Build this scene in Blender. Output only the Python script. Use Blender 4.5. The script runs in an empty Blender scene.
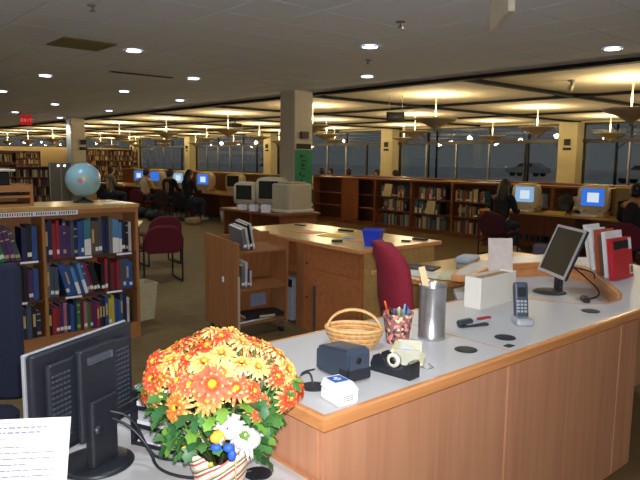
import bpy, bmesh, math, random
from mathutils import Vector, Matrix

random.seed(7)
PI = math.pi
C = bpy.context.scene.collection
SC = bpy.context.scene

# ------------------------------------------------------------------ camera
YAW, PIT, ROL = math.radians(40.902), math.radians(7.3208), math.radians(0.6975)
FPX, EYE = 627.34, Vector((0, 0, 1.65))
FW = Vector((math.sin(YAW)*math.cos(PIT), math.cos(YAW)*math.cos(PIT), -math.sin(PIT)))
r0 = Vector((math.cos(YAW), -math.sin(YAW), 0)); u0 = r0.cross(FW)
RT = r0*math.cos(ROL) + u0*math.sin(ROL)
UP = -r0*math.sin(ROL) + u0*math.cos(ROL)
cd = bpy.data.cameras.new('camera'); cam = bpy.data.objects.new('camera', cd); C.objects.link(cam)
cd.sensor_width = 36; cd.lens = 36*FPX/640; cd.clip_start = 0.02; cd.clip_end = 400
m = Matrix((RT, UP, -FW)).transposed().to_4x4(); m.translation = EYE
cam.matrix_world = m
SC.camera = cam

def ray(x, y): return FW + RT*((x-320)/FPX) + UP*((240-y)/FPX)
def atz(x, y, h):            # pixel -> point at height h
    d = ray(x, y); return EYE + d*((h-EYE.z)/d.z)
def atx(x, y, X):
    d = ray(x, y); return EYE + d*(X/d.x)
def aty(x, y, Y):
    d = ray(x, y); return EYE + d*(Y/d.y)
def zat(x, y, px, py):       # height seen at pixel above ground point
    d = ray(x, y); t = (px*d.x+py*d.y)/(d.x**2+d.y**2); return (EYE+d*t).z

# ------------------------------------------------------------------ world, flash, exposure
w = bpy.data.worlds.new('dusk_sky'); SC.world = w; w.use_nodes = True
bg = w.node_tree.nodes['Background']; bg.inputs['Color'].default_value = (0.33, 0.37, 0.40, 1)
bg.inputs['Strength'].default_value = 0.20
SC.view_settings.view_transform = 'Standard'; SC.view_settings.look = 'None'
SC.view_settings.gamma = 1; SC.view_settings.use_curve_mapping = False
SC.view_settings.exposure = 0.0

def lamp(name, kind, loc, energy, color=(1, 1, 1), radius=0.05, spot=None, blend=0.3, aim=None):
    l = bpy.data.lights.new(name, kind); l.energy = energy; l.color = color
    l.shadow_soft_size = radius
    o = bpy.data.objects.new(name, l); C.objects.link(o); o.location = loc
    if spot: l.spot_size = math.radians(spot); l.spot_blend = blend
    if aim is not None: o.rotation_euler = Vector(aim).to_track_quat('-Z', 'Y').to_euler()
    return o
# the photographer's flash, on the camera
lamp('camera_flash', 'SPOT', EYE + RT*0.02 + UP*0.06, 340, (.97, 0.98, 1), 0.025, 96, 1.0, FW)

# ------------------------------------------------------------------ materials
def srgb(r, g, b):
    f = lambda c: (c/255/12.92) if c/255 <= .04045 else ((c/255+.055)/1.055)**2.4
    return (f(r), f(g), f(b), 1)
MATS = {}
def mat(name, rgb, rough=0.6, metal=0.0, vary=0.08, scale=20, bump=0.0, bscale=200, emit=0, spec=0.5, coat=0):
    if name in MATS: return MATS[name]
    mt = bpy.data.materials.new(name); mt.use_nodes = True; nt = mt.node_tree
    b = nt.nodes['Principled BSDF']; col = srgb(*rgb)
    b.inputs['Roughness'].default_value = rough; b.inputs['Metallic'].default_value = metal
    b.inputs['Specular IOR Level'].default_value = spec
    if coat: b.inputs['Coat Weight'].default_value = coat
    tc = nt.nodes.new('ShaderNodeTexCoord')
    nz = nt.nodes.new('ShaderNodeTexNoise'); nz.inputs['Scale'].default_value = scale; nz.inputs['Detail'].default_value = 3
    nt.links.new(tc.outputs['Object'], nz.inputs['Vector'])
    rp = nt.nodes.new('ShaderNodeValToRGB')
    rp.color_ramp.elements[0].position = .3; rp.color_ramp.elements[1].position = .7
    rp.color_ramp.elements[0].color = (col[0]*(1-vary), col[1]*(1-vary), col[2]*(1-vary), 1)
    rp.color_ramp.elements[1].color = (min(1, col[0]*(1+vary)), min(1, col[1]*(1+vary)), min(1, col[2]*(1+vary)), 1)
    nt.links.new(nz.outputs['Fac'], rp.inputs['Fac']); nt.links.new(rp.outputs['Color'], b.inputs['Base Color'])
    if bump:
        n2 = nt.nodes.new('ShaderNodeTexNoise'); n2.inputs['Scale'].default_value = bscale
        nt.links.new(tc.outputs['Object'], n2.inputs['Vector'])
        bp = nt.nodes.new('ShaderNodeBump'); bp.inputs['Strength'].default_value = bump; bp.inputs['Distance'].default_value = .01
        nt.links.new(n2.outputs['Fac'], bp.inputs['Height']); nt.links.new(bp.outputs['Normal'], b.inputs['Normal'])
    if emit:
        b.inputs['Emission Color'].default_value = col; b.inputs['Emission Strength'].default_value = emit
    MATS[name] = mt; return mt
def wood(name, dark, light, axis='Z', rough=0.42, scale=1.0):
    if name in MATS: return MATS[name]
    mt = bpy.data.materials.new(name); mt.use_nodes = True; nt = mt.node_tree
    b = nt.nodes['Principled BSDF']; b.inputs['Roughness'].default_value = rough
    tc = nt.nodes.new('ShaderNodeTexCoord'); mp = nt.nodes.new('ShaderNodeMapping')
    s = {'X': (1.2, 26, 26), 'Y': (26, 1.2, 26), 'Z': (26, 26, 1.2)}[axis]
    mp.inputs['Scale'].default_value = [v*scale for v in s]
    nt.links.new(tc.outputs['Object'], mp.inputs['Vector'])
    nz = nt.nodes.new('ShaderNodeTexNoise'); nz.inputs['Scale'].default_value = 1; nz.inputs['Detail'].default_value = 5
    nz.inputs['Distortion'].default_value = .6
    nt.links.new(mp.outputs['Vector'], nz.inputs['Vector'])
    rp = nt.nodes.new('ShaderNodeValToRGB')
    rp.color_ramp.elements[0].position = .28; rp.color_ramp.elements[1].position = .72
    rp.color_ramp.elements[0].color = srgb(*dark); rp.color_ramp.elements[1].color = srgb(*light)
    nt.links.new(nz.outputs['Fac'], rp.inputs['Fac']); nt.links.new(rp.outputs['Color'], b.inputs['Base Color'])
    MATS[name] = mt; return mt

W_COUNTER = wood('maple_panel', (186, 130, 98), (204, 148, 114), 'Z')
W_EDGE = wood('maple_edge', (196, 128, 76), (222, 156, 100), 'X', .3)
W_DESK = wood('cherry_panel', (160, 96, 54), (182, 114, 68), 'X')
W_TOP = wood('maple_top', (182, 142, 84), (202, 162, 102), 'Y', .28)
W_SHELF = wood('oak_shelf', (150, 98, 54), (172, 118, 70), 'X')
W_UPR = wood('oak_upright', (150, 98, 54), (172, 118, 70), 'Z')
W_RED = wood('reddish_wood', (116, 66, 38), (142, 84, 50), 'Y')
W_REDZ = wood('reddish_upright', (116, 66, 38), (142, 84, 50), 'Z')
W_DARK = wood('dark_walnut', (66, 40, 28), (88, 54, 36), 'X')
W_CART = wood('cart_wood', (140, 90, 52), (162, 108, 66), 'Z')
W_LIGHT = wood('pale_ruler_wood', (214, 176, 128), (232, 198, 154), 'Z')
LAM = mat('grey_laminate', (198, 195, 194), .38, vary=.05, scale=240)
CARPET = mat('olive_carpet', (112, 89, 50), .95, vary=.12, scale=9, bump=.5, bscale=350)
TILE = mat('acoustic_tile', (222, 232, 250), .95, vary=.05, scale=120, bump=.25, bscale=260)
COFFER = mat('cream_coffer', (214, 205, 182), .9, vary=.03, scale=4)
PLENUM = mat('black_plenum', (16, 14, 13), .9)
CREAM = mat('cream_paint', (206, 192, 148), .85, vary=.04, scale=6)
PILLAR = mat('pillar_paint', (196, 188, 170), .8, vary=.04, scale=6)
WALLW = mat('tan_wall', (186, 170, 130), .85, vary=.04, scale=5)
WHITEW = mat('white_wall', (232, 230, 224), .8, vary=.02)
BLACKP = mat('black_plastic', (34, 36, 44), .42, vary=.1, scale=60)
BLACKM = mat('matte_black', (18, 18, 20), .7)
DARKGREY = mat('charcoal_plastic', (48, 52, 62), .4)
SLATE = mat('slate_plastic', (58, 68, 84), .45, vary=.06)
SILVER = mat('silver_plastic', (176, 178, 186), .35, metal=.3)
STEEL = mat('brushed_steel', (190, 190, 194), .28, metal=.85)
CHROME = mat('dull_chrome', (150, 150, 150), .3, metal=.8)
WHITE = mat('white_plastic', (236, 236, 238), .4, vary=.02)
PAPER = mat('white_paper', (240, 240, 248), .8, vary=.02)
INK = mat('grey_ink', (120, 122, 150), .8)
BEIGE = mat('beige_plastic', (206, 194, 166), .5, vary=.04)
BEIGE2 = mat('dull_beige_plastic', (176, 162, 134), .55, vary=.05)
BURG = mat('burgundy_fabric', (128, 30, 48), .9, vary=.12, scale=60, bump=.3, bscale=500)
BURGD = mat('dark_burgundy_fabric', (104, 26, 42), .9, vary=.12, scale=60, bump=.3, bscale=500)
BRONZE = mat('bronze_frame', (62, 56, 50), .5, metal=.3)
BOWL = mat('pendant_bowl', (164, 150, 120), .6, vary=.05)
STEMW = mat('white_stem', (245, 240, 225), .5)
NAVY = mat('navy_fabric', (22, 28, 52), .9, vary=.1)
def emis(name, rgb, strength):
    if name in MATS: return MATS[name]
    mt = bpy.data.materials.new(name); mt.use_nodes = True; nt = mt.node_tree
    nt.nodes.remove(nt.nodes['Principled BSDF']); e = nt.nodes.new('ShaderNodeEmission')
    e.inputs['Color'].default_value = srgb(*rgb); e.inputs['Strength'].default_value = strength
    nt.links.new(e.outputs[0], nt.nodes['Material Output'].inputs[0]); MATS[name] = mt; return mt
CANL = emis('can_light_lens', (236, 238, 255), 9)
BULB = emis('warm_bulb', (255, 214, 150), 12)
SCRB = emis('blue_screen', (60, 120, 225), .9)
SCRL = emis('pale_blue_screen', (150, 190, 230), .8)
SCRW = emis('white_window_screen', (220, 235, 245), .9)
EXITR = emis('exit_red', (200, 40, 40), .6)
def glass_mat():
    mt = bpy.data.materials.new('window_glass'); mt.use_nodes = True; nt = mt.node_tree
    nt.nodes.remove(nt.nodes['Principled BSDF'])
    t = nt.nodes.new('ShaderNodeBsdfTransparent'); t.inputs[0].default_value = (.92, .95, .96, 1)
    g = nt.nodes.new('ShaderNodeBsdfGlossy'); g.inputs['Roughness'].default_value = .02
    f = nt.nodes.new('ShaderNodeFresnel'); f.inputs[0].default_value = 1.9
    mx = nt.nodes.new('ShaderNodeMixShader')
    ge = nt.nodes.new('ShaderNodeNewGeometry'); inv = nt.nodes.new('ShaderNodeMath'); inv.operation = 'SUBTRACT'; inv.inputs[0].default_value = 1
    mu = nt.nodes.new('ShaderNodeMath'); mu.operation = 'MULTIPLY'
    nt.links.new(ge.outputs['Backfacing'], inv.inputs[1]); nt.links.new(f.outputs[0], mu.inputs[0]); nt.links.new(inv.outputs[0], mu.inputs[1])
    nt.links.new(mu.outputs[0], mx.inputs[0]); nt.links.new(t.outputs[0], mx.inputs[1]); nt.links.new(g.outputs[0], mx.inputs[2])
    nt.links.new(mx.outputs[0], nt.nodes['Material Output'].inputs[0]); return mt
GLASS = glass_mat()

# ------------------------------------------------------------------ mesh helpers
class MB:
    def __init__(s): s.v = []; s.f = []; s.mi = []; s.sm = []; s.m = 0
    def add(s, vs, fs, smooth=False):
        b = len(s.v); s.v += [tuple(p) for p in vs]
        for f in fs: s.f.append([i+b for i in f]); s.mi.append(s.m); s.sm.append(smooth)
        return s
    def box(s, x0, x1, y0, y1, z0, z1, M=None):
        vs = [Vector((x, y, z)) for z in (z0, z1) for y in (y0, y1) for x in (x0, x1)]
        if M is not None: vs = [M @ p for p in vs]
        return s.add(vs, [(0, 2, 3, 1), (4, 5, 7, 6), (0, 1, 5, 4), (2, 6, 7, 3), (0, 4, 6, 2), (1, 3, 7, 5)])
    def rbox(s, x0, x1, y0, y1, z0, z1, r, n=3, M=None):   # box with rounded vertical corners and small chamfer
        pts = []
        for cx, cy, a0 in ((x1-r, y1-r, 0), (x0+r, y1-r, PI/2), (x0+r, y0+r, PI), (x1-r, y0+r, 1.5*PI)):
            for i in range(n+1):
                a = a0 + PI/2*i/n; pts.append((cx, cy, math.cos(a), math.sin(a)))
        c = min(r*.5, (z1-z0)*.3); N = len(pts); vs = []
        for z, rr in ((z0, r-c), (z0+c, r), (z1-c, r), (z1, r-c)):
            vs += [Vector((a+ca*rr, b+sa*rr, z)) for a, b, ca, sa in pts]
        if M is not None: vs = [M @ p for p in vs]
        fs = [tuple(range(N))[::-1], tuple(range(3*N, 4*N))]
        for k in range(3):
            for i in range(N): j = (i+1) % N; fs.append((k*N+i, k*N+j, (k+1)*N+j, (k+1)*N+i))
        return s.add(vs, fs)
    def prism(s, poly, z0, z1, M=None):   # poly CCW in xy
        n = len(poly); vs = [Vector((x, y, z0)) for x, y in poly] + [Vector((x, y, z1)) for x, y in poly]
        if M is not None: vs = [M @ p for p in vs]
        return s.add(vs, [tuple(range(n))[::-1], tuple(range(n, 2*n))] + [(i, (i+1) % n, n+(i+1) % n, n+i) for i in range(n)])
    def tube(s, pts, r, n=8, cap=True, closed=False):
        pts = [Vector(p) for p in pts]; N = len(pts); rs = r if isinstance(r, (list, tuple)) else [r]*N
        vs = []; ref = None
        for i, p in enumerate(pts):
            if closed: t = (pts[(i+1) % N]-pts[i-1])
            else: t = pts[min(i+1, N-1)]-pts[max(i-1, 0)]
            t.normalize()
            if ref is None: ref = t.orthogonal().normalized()
            a = (ref - t*ref.dot(t)).normalized(); ref = a; b = t.cross(a)
            for k in range(n):
                an = 2*PI*k/n; vs.append(p + (a*math.cos(an)+b*math.sin(an))*rs[i])
        fs = []
        for i in range(N if closed else N-1):
            for k in range(n):
                j = (k+1) % n; q = (i+1) % N; fs.append((i*n+k, i*n+j, q*n+j, q*n+k))
        if cap and not closed: fs += [tuple(range(n))[::-1], tuple(range((N-1)*n, N*n))]
        return s.add(vs, fs, True)
    def cyl(s, p0, p1, r0, r1=None, n=16):
        return s.tube([p0, p1], [r0, r0 if r1 is None else r1], n)
    def lathe(s, prof, n=24, M=None, o=(0, 0, 0)):    # prof list of (r,z)
        vs = []; fs = []; o = Vector(o)
        for r, z in prof:
            for k in range(n):
                a = 2*PI*k/n; vs.append(o+Vector((r*math.cos(a), r*math.sin(a), z)))
        if M is not None: vs = [M @ p for p in vs]
        for i in range(len(prof)-1):
            for k in range(n):
                j = (k+1) % n; fs.append((i*n+k, i*n+j, (i+1)*n+j, (i+1)*n+k))
        if prof[0][0] > 1e-6: fs.append(tuple(range(n))[::-1])
        if prof[-1][0] > 1e-6: fs.append(tuple(range((len(prof)-1)*n, len(prof)*n)))
        return s.add(vs, fs, True)
    def ball(s, c, rx, ry=None, rz=None, n=14, h=8):
        ry = ry or rx; rz = rz or rx; vs = []; c = Vector(c)
        for i in range(h+1):
            t = PI*i/h
            for k in range(n): a = 2*PI*k/n; vs.append(c+Vector((rx*math.sin(t)*math.cos(a), ry*math.sin(t)*math.sin(a), -rz*math.cos(t))))
        fs = [(i*n+k, i*n+(k+1) % n, (i+1)*n+(k+1) % n, (i+1)*n+k) for i in range(h) for k in range(n)]
        return s.add(vs, fs, True)
    def mesh(s, name, mats, bevel=0):
        me = bpy.data.meshes.new(name); me.from_pydata(s.v, [], s.f)
        for mt in (mats if isinstance(mats, (list, tuple)) else [mats]): me.materials.append(mt)
        me.polygons.foreach_set('material_index', s.mi); me.polygons.foreach_set('use_smooth', s.sm)
        bm = bmesh.new(); bm.from_mesh(me)
        bmesh.ops.remove_doubles(bm, verts=bm.verts, dist=1e-6)
        if bevel:
            es = [e for e in bm.edges if len(e.link_faces) == 2 and e.calc_face_angle(0) > .6]
            bmesh.ops.bevel(bm, geom=es, offset=bevel, segments=2, affect='EDGES', clamp_overlap=True)
        bmesh.ops.recalc_face_normals(bm, faces=bm.faces)
        bm.to_mesh(me); bm.free(); me.update(); return me
    def build(s, name, mats, parent=None, loc=None, rz=0, bevel=0):
        return link(name, s.mesh(name, mats, bevel), parent, loc, rz)
def link(name, me, parent=None, loc=None, rz=0, rot=None, scale=None):
    o = bpy.data.objects.new(name, me); C.objects.link(o); o.parent = parent
    if loc is not None: o.location = loc
    o.rotation_euler = rot if rot else (0, 0, rz)
    if scale: o.scale = scale
    return o
def tag(o, label, cat, group=None):
    o['label'] = label; o['category'] = cat
    if group: o['group'] = group
    return o
def thing(name, label, cat, loc=(0, 0, 0), rz=0, group=None):
    return tag(link(name, None, None, loc, rz), label, cat, group)
def struct(o): o['kind'] = 'structure'; return o
def stuff(o): o['kind'] = 'stuff'; return o
def dup(root, loc, rz=0, label=None, group=None):
    r = root.copy(); C.objects.link(r); r.location = loc; r.rotation_euler = (0, 0, rz)
    if label: r['label'] = label
    if group: r['group'] = group
    for ch in list(root.children):
        c = ch.copy(); C.objects.link(c); c.parent = r
        for g in ch.children:
            d = g.copy(); C.objects.link(d); d.parent = c
    return r
def child_world(o, parent, loc, rz=0):      # mesh drawn in world coordinates becomes a part of a placed thing
    o.parent = parent; o.matrix_parent_inverse = (T(*loc) @ Rz(rz)).inverted(); return o
def T(x=0, y=0, z=0): return Matrix.Translation((x, y, z))
def Rx(a): return Matrix.Rotation(a, 4, 'X')
def Ry(a): return Matrix.Rotation(a, 4, 'Y')
def Rz(a): return Matrix.Rotation(a, 4, 'Z')
def arc(c, r, a0, a1, n): return [(c[0]+r*math.cos(a0+(a1-a0)*i/n), c[1]+r*math.sin(a0+(a1-a0)*i/n)) for i in range(n+1)]
CAN_W, PEN_W = 63, 72
# ------------------------------------------------------------------ the setting
HC = 2.9                                   # ceiling height
XW, YF, X0, Y0 = 18.85, 42.0, -2.2, -2.6
fl = MB().box(X0, XW+.3, Y0, YF+.3, -.1, 0).build('floor', CARPET); struct(fl)
cg = MB().box(X0, XW+.3, Y0, YF+.3, 3.3, 3.42).build('ceiling', PLENUM); struct(cg)

# soffit tiles: 0.6 m squares, shared mesh, recessed joints
TS = .605
tile_me = MB().box(.005, TS-.005, .005, TS-.005, 0, .03).mesh('ceiling_tile', TILE)
spots = []
ix0 = 1.79 - TS*10
nx = 0
while ix0 + TS*nx < 7.62 - TS*.5: nx += 1
for i in range(nx):
    for j in range(-13, 65):
        x, y = ix0+TS*i, 2.97+TS*j
        if x < X0 or y < Y0 or y+TS > YF: continue
        v = Vector((x+.3, y+.3, HC))-EYE; d = v.dot(FW)
        sx = 320+FPX*v.dot(RT)/d if d > .1 else -9e9
        vis = d > .1 and -60 < sx < 700 and (240-FPX*v.dot(UP)/d) > -60
        spots.append((0 if vis else 1, v.length, x, y))
spots.sort()
rest = MB()
for k, (nv, d, x, y) in enumerate(spots):
    if k < 300 and not nv: link('ceiling_tile', tile_me, cg, (x, y, HC))
    else: rest.box(x+.006, x+TS-.006, y+.006, y+TS-.006, HC, HC+.03)
stuff(rest.build('ceiling_tile_field', TILE, cg))
xs_end = ix0+TS*nx
# black back-up board above the tile joints, and dark edge beam of the soffit
MB().box(X0, xs_end, Y0, YF, HC+.06, HC+.10).build('tile_backing', PLENUM, cg)
MB().box(xs_end+.0, xs_end+.14, Y0, YF, HC-.05, HC+.3).build('edge_beam', PLENUM, cg)

# coffers: square cream panels with clipped corners, black gaps between
PX, PY, PP = 9.66, 4.15, 3.66
cx0 = xs_end+.22
def clipped(x0, x1, y0, y1, c): return [(x0+c, y0), (x1-c, y0), (x1, y0+c), (x1, y1-c), (x1-c, y1), (x0+c, y1), (x0, y1-c), (x0, y0+c)]
NPX, NPY = 3, 13
for i in range(NPX):
    for j in range(-2, NPY-2):
        a, b = PX+PP*(i-.5)+.12, PX+PP*(i+.5)-.12
        if i == 0: a = max(a, cx0)
        if i == NPX-1: b = min(b, XW-.06)
        c, d = PY+PP*(j-.5)+.12, PY+PP*(j+.5)-.12
        d = min(d, YF-.05); c = max(c, Y0)
        if d-c < .5: continue
        MB().prism(clipped(a, b, c, d, .30), HC, HC+.04).build('coffer_panel', COFFER, cg)
# dark tee beams between the coffers
for i in range(1, NPX): MB().box(PX+PP*(i-.5)-.055, PX+PP*(i-.5)+.055, Y0, YF, HC-.04, HC+.3).build('coffer_beam', PLENUM, cg)
for j in range(-2, NPY-2):
    y = PY+PP*(j-.5)
    if Y0 < y < YF: MB().box(cx0-.08, XW, y-.055, y+.055, HC-.04, HC+.3).build('coffer_beam', PLENUM, cg)

# walls
w_ = MB()
w_.box(XW, XW+.25, Y0, YF, 0, .9); w_.box(XW, XW+.25, Y0, YF, 2.86, 3.3)
struct(w_.build('wall_right', CREAM))
w_ = MB(); w_.box(X0, XW, YF, YF+.25, 0, 2.22); w_.box(X0, XW, YF, YF+.25, 2.86, 3.3)
struct(w_.build('wall_far', WALLW))
struct(MB().box(X0-.2, X0, Y0, YF, 0, 3.3).build('wall_left', WHITEW))
struct(MB().box(X0, XW, Y0-.2, Y0, 0, 3.3).build('wall_near', WHITEW))
# window bays in the right wall, between engaged piers
piers = [2.2, 9.78, 17.36, 25.4, 33.4, 41.0]
lw = [Y0]+piers+[YF]
for k, y in enumerate(piers):
    p = struct(MB().box(XW-.38, XW+.25, y-.30, y+.30, 0, 2.86).build('wall_pier', CREAM))
    s_ = tag(MB().box(XW-.40, XW-.381, y-.13, y+.13, 2.02, 2.10).build('pier_sign', BLACKM), 'small black plate on a cream window pier, lower of two', 'sign', 'lower plates on the window piers')
    s_ = tag(MB().box(XW-.43, XW-.381, y-.09, y+.09, 2.17, 2.36).build('pier_speaker', BLACKM), 'small black wall box on a cream window pier, above a plate', 'wall box', 'black boxes on the window piers')
wn = 1
for k in range(len(lw)-1):
    a, b = lw[k]+.30, lw[k+1]-.30
    if k == 0: a = Y0
    if k == len(lw)-2: b = YF
    if b-a < .8: continue
    wr = struct(link('window_%d' % wn, None)); wn += 1
    fr = MB()
    fr.box(XW+.02, XW+.14, a, b, .9, .96); fr.box(XW-.02, XW+.16, a, b, 2.26, 2.37); fr.box(XW+.02, XW+.14, a, b, 2.80, 2.86)
    fr.build('window_frame', BRONZE, wr)
    n = max(1, round((b-a)/1.27)); st = (b-a)/n
    for q in range(n+1):
        t_ = .05 if q not in (0, n) else .09
        MB().box(XW+.03, XW+.13, a+st*q-t_/2, a+st*q+t_/2, .96, 2.26).build('mullion', BRONZE if q in (0, 1, n) else CHROME, wr)
        if q < n:
            MB().box(XW+.075, XW+.083, a+st*q+.03, a+st*(q+1)-.03, .96, 2.26).build('pane', GLASS, wr)
    for q in range(0, n, 2):
        y1 = min(b, a+st*(q+2))
        MB().box(XW+.075, XW+.083, a+st*q+.02, y1-.02, 2.37, 2.80).build('pane', GLASS, wr)
        MB().box(XW+.03, XW+.13, y1-.02, y1+.02, 2.37, 2.80).build('mullion', BRONZE, wr)
# clerestory strip in the far wall
wr = struct(link('window_%d' % wn, None))
fr = MB(); fr.box(X0, XW, YF+.02, YF+.14, 2.22, 2.30); fr.box(X0, XW, YF+.02, YF+.14, 2.78, 2.86)
fr.build('window_frame', BRONZE, wr)
x = 0.0
while x < XW-.5:
    x1 = min(x+2.4, XW)
    MB().box(x+.03, x1-.03, YF+.07, YF+.08, 2.3, 2.78).build('pane', GLASS, wr)
    MB().box(x1-.03, x1+.03, YF+.04, YF+.12, 2.3, 2.78).build('mullion', BRONZE, wr); x = x1
struct(MB().box(X0, 0, YF+.02, YF+.14, 2.22, 2.86).build('wall_infill', WALLW))

# free-standing pillars on the soffit edge
def pillar(x, y, s=.44):
    o = struct(MB().box(x-s/2, x+s/2, y-s/2, y+s/2, 0, HC).build('pillar', PILLAR, bevel=.012)); return o
PA = (7.50, 9.38); PB = (7.62, 21.2)
pillar(*PA); pillar(*PB, .46)

# outside: snowy lot at dusk
SNOW = mat('snowy_ground', (222, 226, 230), .9, vary=.35, scale=.35)
struct(MB().box(XW+.3, 130, -60, 160, -.05, .15).build('snowy_lot', SNOW))
BARK = mat('bare_bark', (58, 54, 52), .9)
TREEG = mat('dark_evergreen', (52, 64, 64), .95, vary=.4, scale=2)
def bare_tree(x, y, h, k):
    t = MB(); rnd = random.Random(k)
    t.tube([(0, 0, -.3), (.05, .05, h*.5), (0, .1, h)], [.09, .07, .03], 7)
    for i in range(9):
        z = h*(.3+.07*i); a = rnd.uniform(0, 6.28); l = h*.28*(1.2-.07*i)
        t.tube([(0, 0, z), (l*.6*math.cos(a), l*.6*math.sin(a), z+l*.5), (l*math.cos(a), l*math.sin(a), z+l*.9)], [.03, .02, .01], 5)
    tag(t.build('bare_tree', BARK, None, (x, y, .45), 0), 'leafless dark tree in the snowy lot outside the windows', 'tree', 'bare trees outside')
for k, (x, y) in enumerate(((34, 15.2), (40, 24), (38, 30.5), (45, 37), (46, 52))): bare_tree(x, y, 6.5, k)
def evergreen(x, y, h, k):
    t = MB(); rnd = random.Random(k)
    t.cyl((0, 0, -.02), (0, 0, h*.3), .14, .1, 8)
    for i in range(6):
        z = h*(.12+.14*i); r = h*.27*(1-.14*i)
        t.lathe([(r, z), (r*.8, z+h*.03), (r*.25, z+h*.2), (0, z+h*.24)], 14)
    tag(t.build('evergreen_tree', TREEG, None, (x, y, .17)), 'dark evergreen behind the snowy lot', 'tree', 'evergreens outside')
evergreen(44, 60, 5, 1)
def car(x, y, rz, rgb, label):
    t = thing('parked_car', label, 'car', (x, y, .15), rz)
    cm = mat('car_paint_%d_%d_%d' % rgb, rgb, .35)
    prof = [(-2.1, .35), (2.15, .35), (2.2, .7), (1.9, .85), (1.0, .95), (.45, 1.38), (-1.0, 1.42), (-1.6, 1.0), (-2.1, .92), (-2.2, .6)]
    b = MB(); M = Matrix(((1, 0, 0, 0), (0, 0, -1, .85), (0, 1, 0, 0), (0, 0, 0, 1)))
    b.prism(prof, 0, 1.7, M).build('body', cm, t, bevel=.04)
    g = MB(); g.prism([(-.95, 1.0), (.85, 1.0), (.4, 1.32), (-.9, 1.35)], -.02, 1.72, M).build('side_glass', BLACKP, t)
    for wx in (-1.35, 1.35):
        for wy in (-.72, .72):
            MB().lathe([(.2, -.1), (.33, -.1), (.33, .1), (.2, .1)], 16, T(wx, wy, .33) @ Rx(PI/2)).build('wheel', BLACKM, t)
    return t
car(48.0, 19.2, 1.45, (205, 210, 214), 'snow-white car parked nearest the window with bare tree behind')
car(52, 12.9, 1.5, (150, 156, 164), 'grey car parked beside the white car outside the window')
car(60, 36, 1.6, (176, 182, 188), 'pale silver car parked farther along the snowy lot')

def zpt(x, y, d): return EYE + ray(x, y)*d
# ------------------------------------------------------------------ ceiling fittings
LENS = MB().lathe([(0, .012), (.075, .012), (.082, 0), (.0, .0)], 24).mesh('lens', CANL)
RING = MB().lathe([(.085, -.004), (.105, -.004), (.108, .004), (.085, .004), (.085, -.004)], 28).mesh('trim_ring', WHITE)
cans = [(5.08, 5.06), (6.83, 6.85), (7.05, 3.28), (3.3, 7.2), (5.11, 8.99), (5.16, 11.72), (6.81, 12.59), (5.24, 15.89), (3.47, 13.55),
        (7.0, 16.91), (5.37, 19.7), (7.15, 21.25), (3.3, 10.4), (3.3, 3.3), (1.5, 5.1), (5.1, 1.5), (1.5, 1.5), (-.3, 3.3), (-1.5, 1.5), (-1.5, 5.1), (-.3, 6.9), (1.5, 8.7), (-1.85, -.3), (-1.85, 3.3), (-1.85, 6.9), (-.3, -2.25), (1.5, -2.25), (3.3, -2.25), (5.3, 24), (3.5, 17.5)]  # those along the near and left walls are unseen, added to brighten the soffit
for k, (x, y) in enumerate(cans):
    t = thing('recessed_light', 'round recessed downlight glowing in the tiled soffit', 'ceiling light', (x, y, HC-.016), 0, 'soffit downlights')
    link('lens', LENS, t); link('trim_ring', RING, t, (0, 0, .006))
    lamp('downlight', 'SPOT', (x, y, HC-.03), CAN_W, (.80, .91, 1), .06, 120, .6, (0, 0, -1))

# pendants
BW = MB().lathe([(.0, -.235), (.02, -.235), (.03, -.2), (.20, -.10), (.38, -.035), (.425, .0), (.415, .004), (.37, -.02), (.19, -.085), (.0, -.10)], 30).mesh('bowl', BOWL)
FIN = MB().ball((0, 0, -.25), .02).mesh('finial', CHROME)
STM = MB().cyl((0, 0, -.1), (0, 0, .45), .013, None, 10).mesh('stem', STEMW)
CNP = MB().lathe([(0, .45), (.06, .45), (.05, .42), (0, .41)], 16).mesh('canopy', STEMW)
BLB = MB().lathe([(.05, -.085), (.09, -.08), (.09, -.06), (.05, -.055), (.05, -.085)], 14).mesh('lamp_ring', BULB)
for i in range(NPX):
    for j in range(0, 11):
        x, y = PX+PP*i, PY+PP*j
        if y > YF-.5: continue
        t = thing('pendant_uplight', 'inverted cone pendant uplight in the coffer row '+('along the tiled soffit edge', 'midway between soffit and windows', 'beside the window piers')[i], 'pendant lamp', (x, y, HC-.452), 0, 'pendant uplights under the coffers')
        for nm, me in (('bowl', BW), ('finial', FIN), ('stem', STM), ('canopy', CNP), ('lamp_ring', BLB)): link(nm, me, t)
        lamp('uplight', 'POINT', (x, y, HC-.34), PEN_W, (1, .80, .47), .08)

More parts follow.
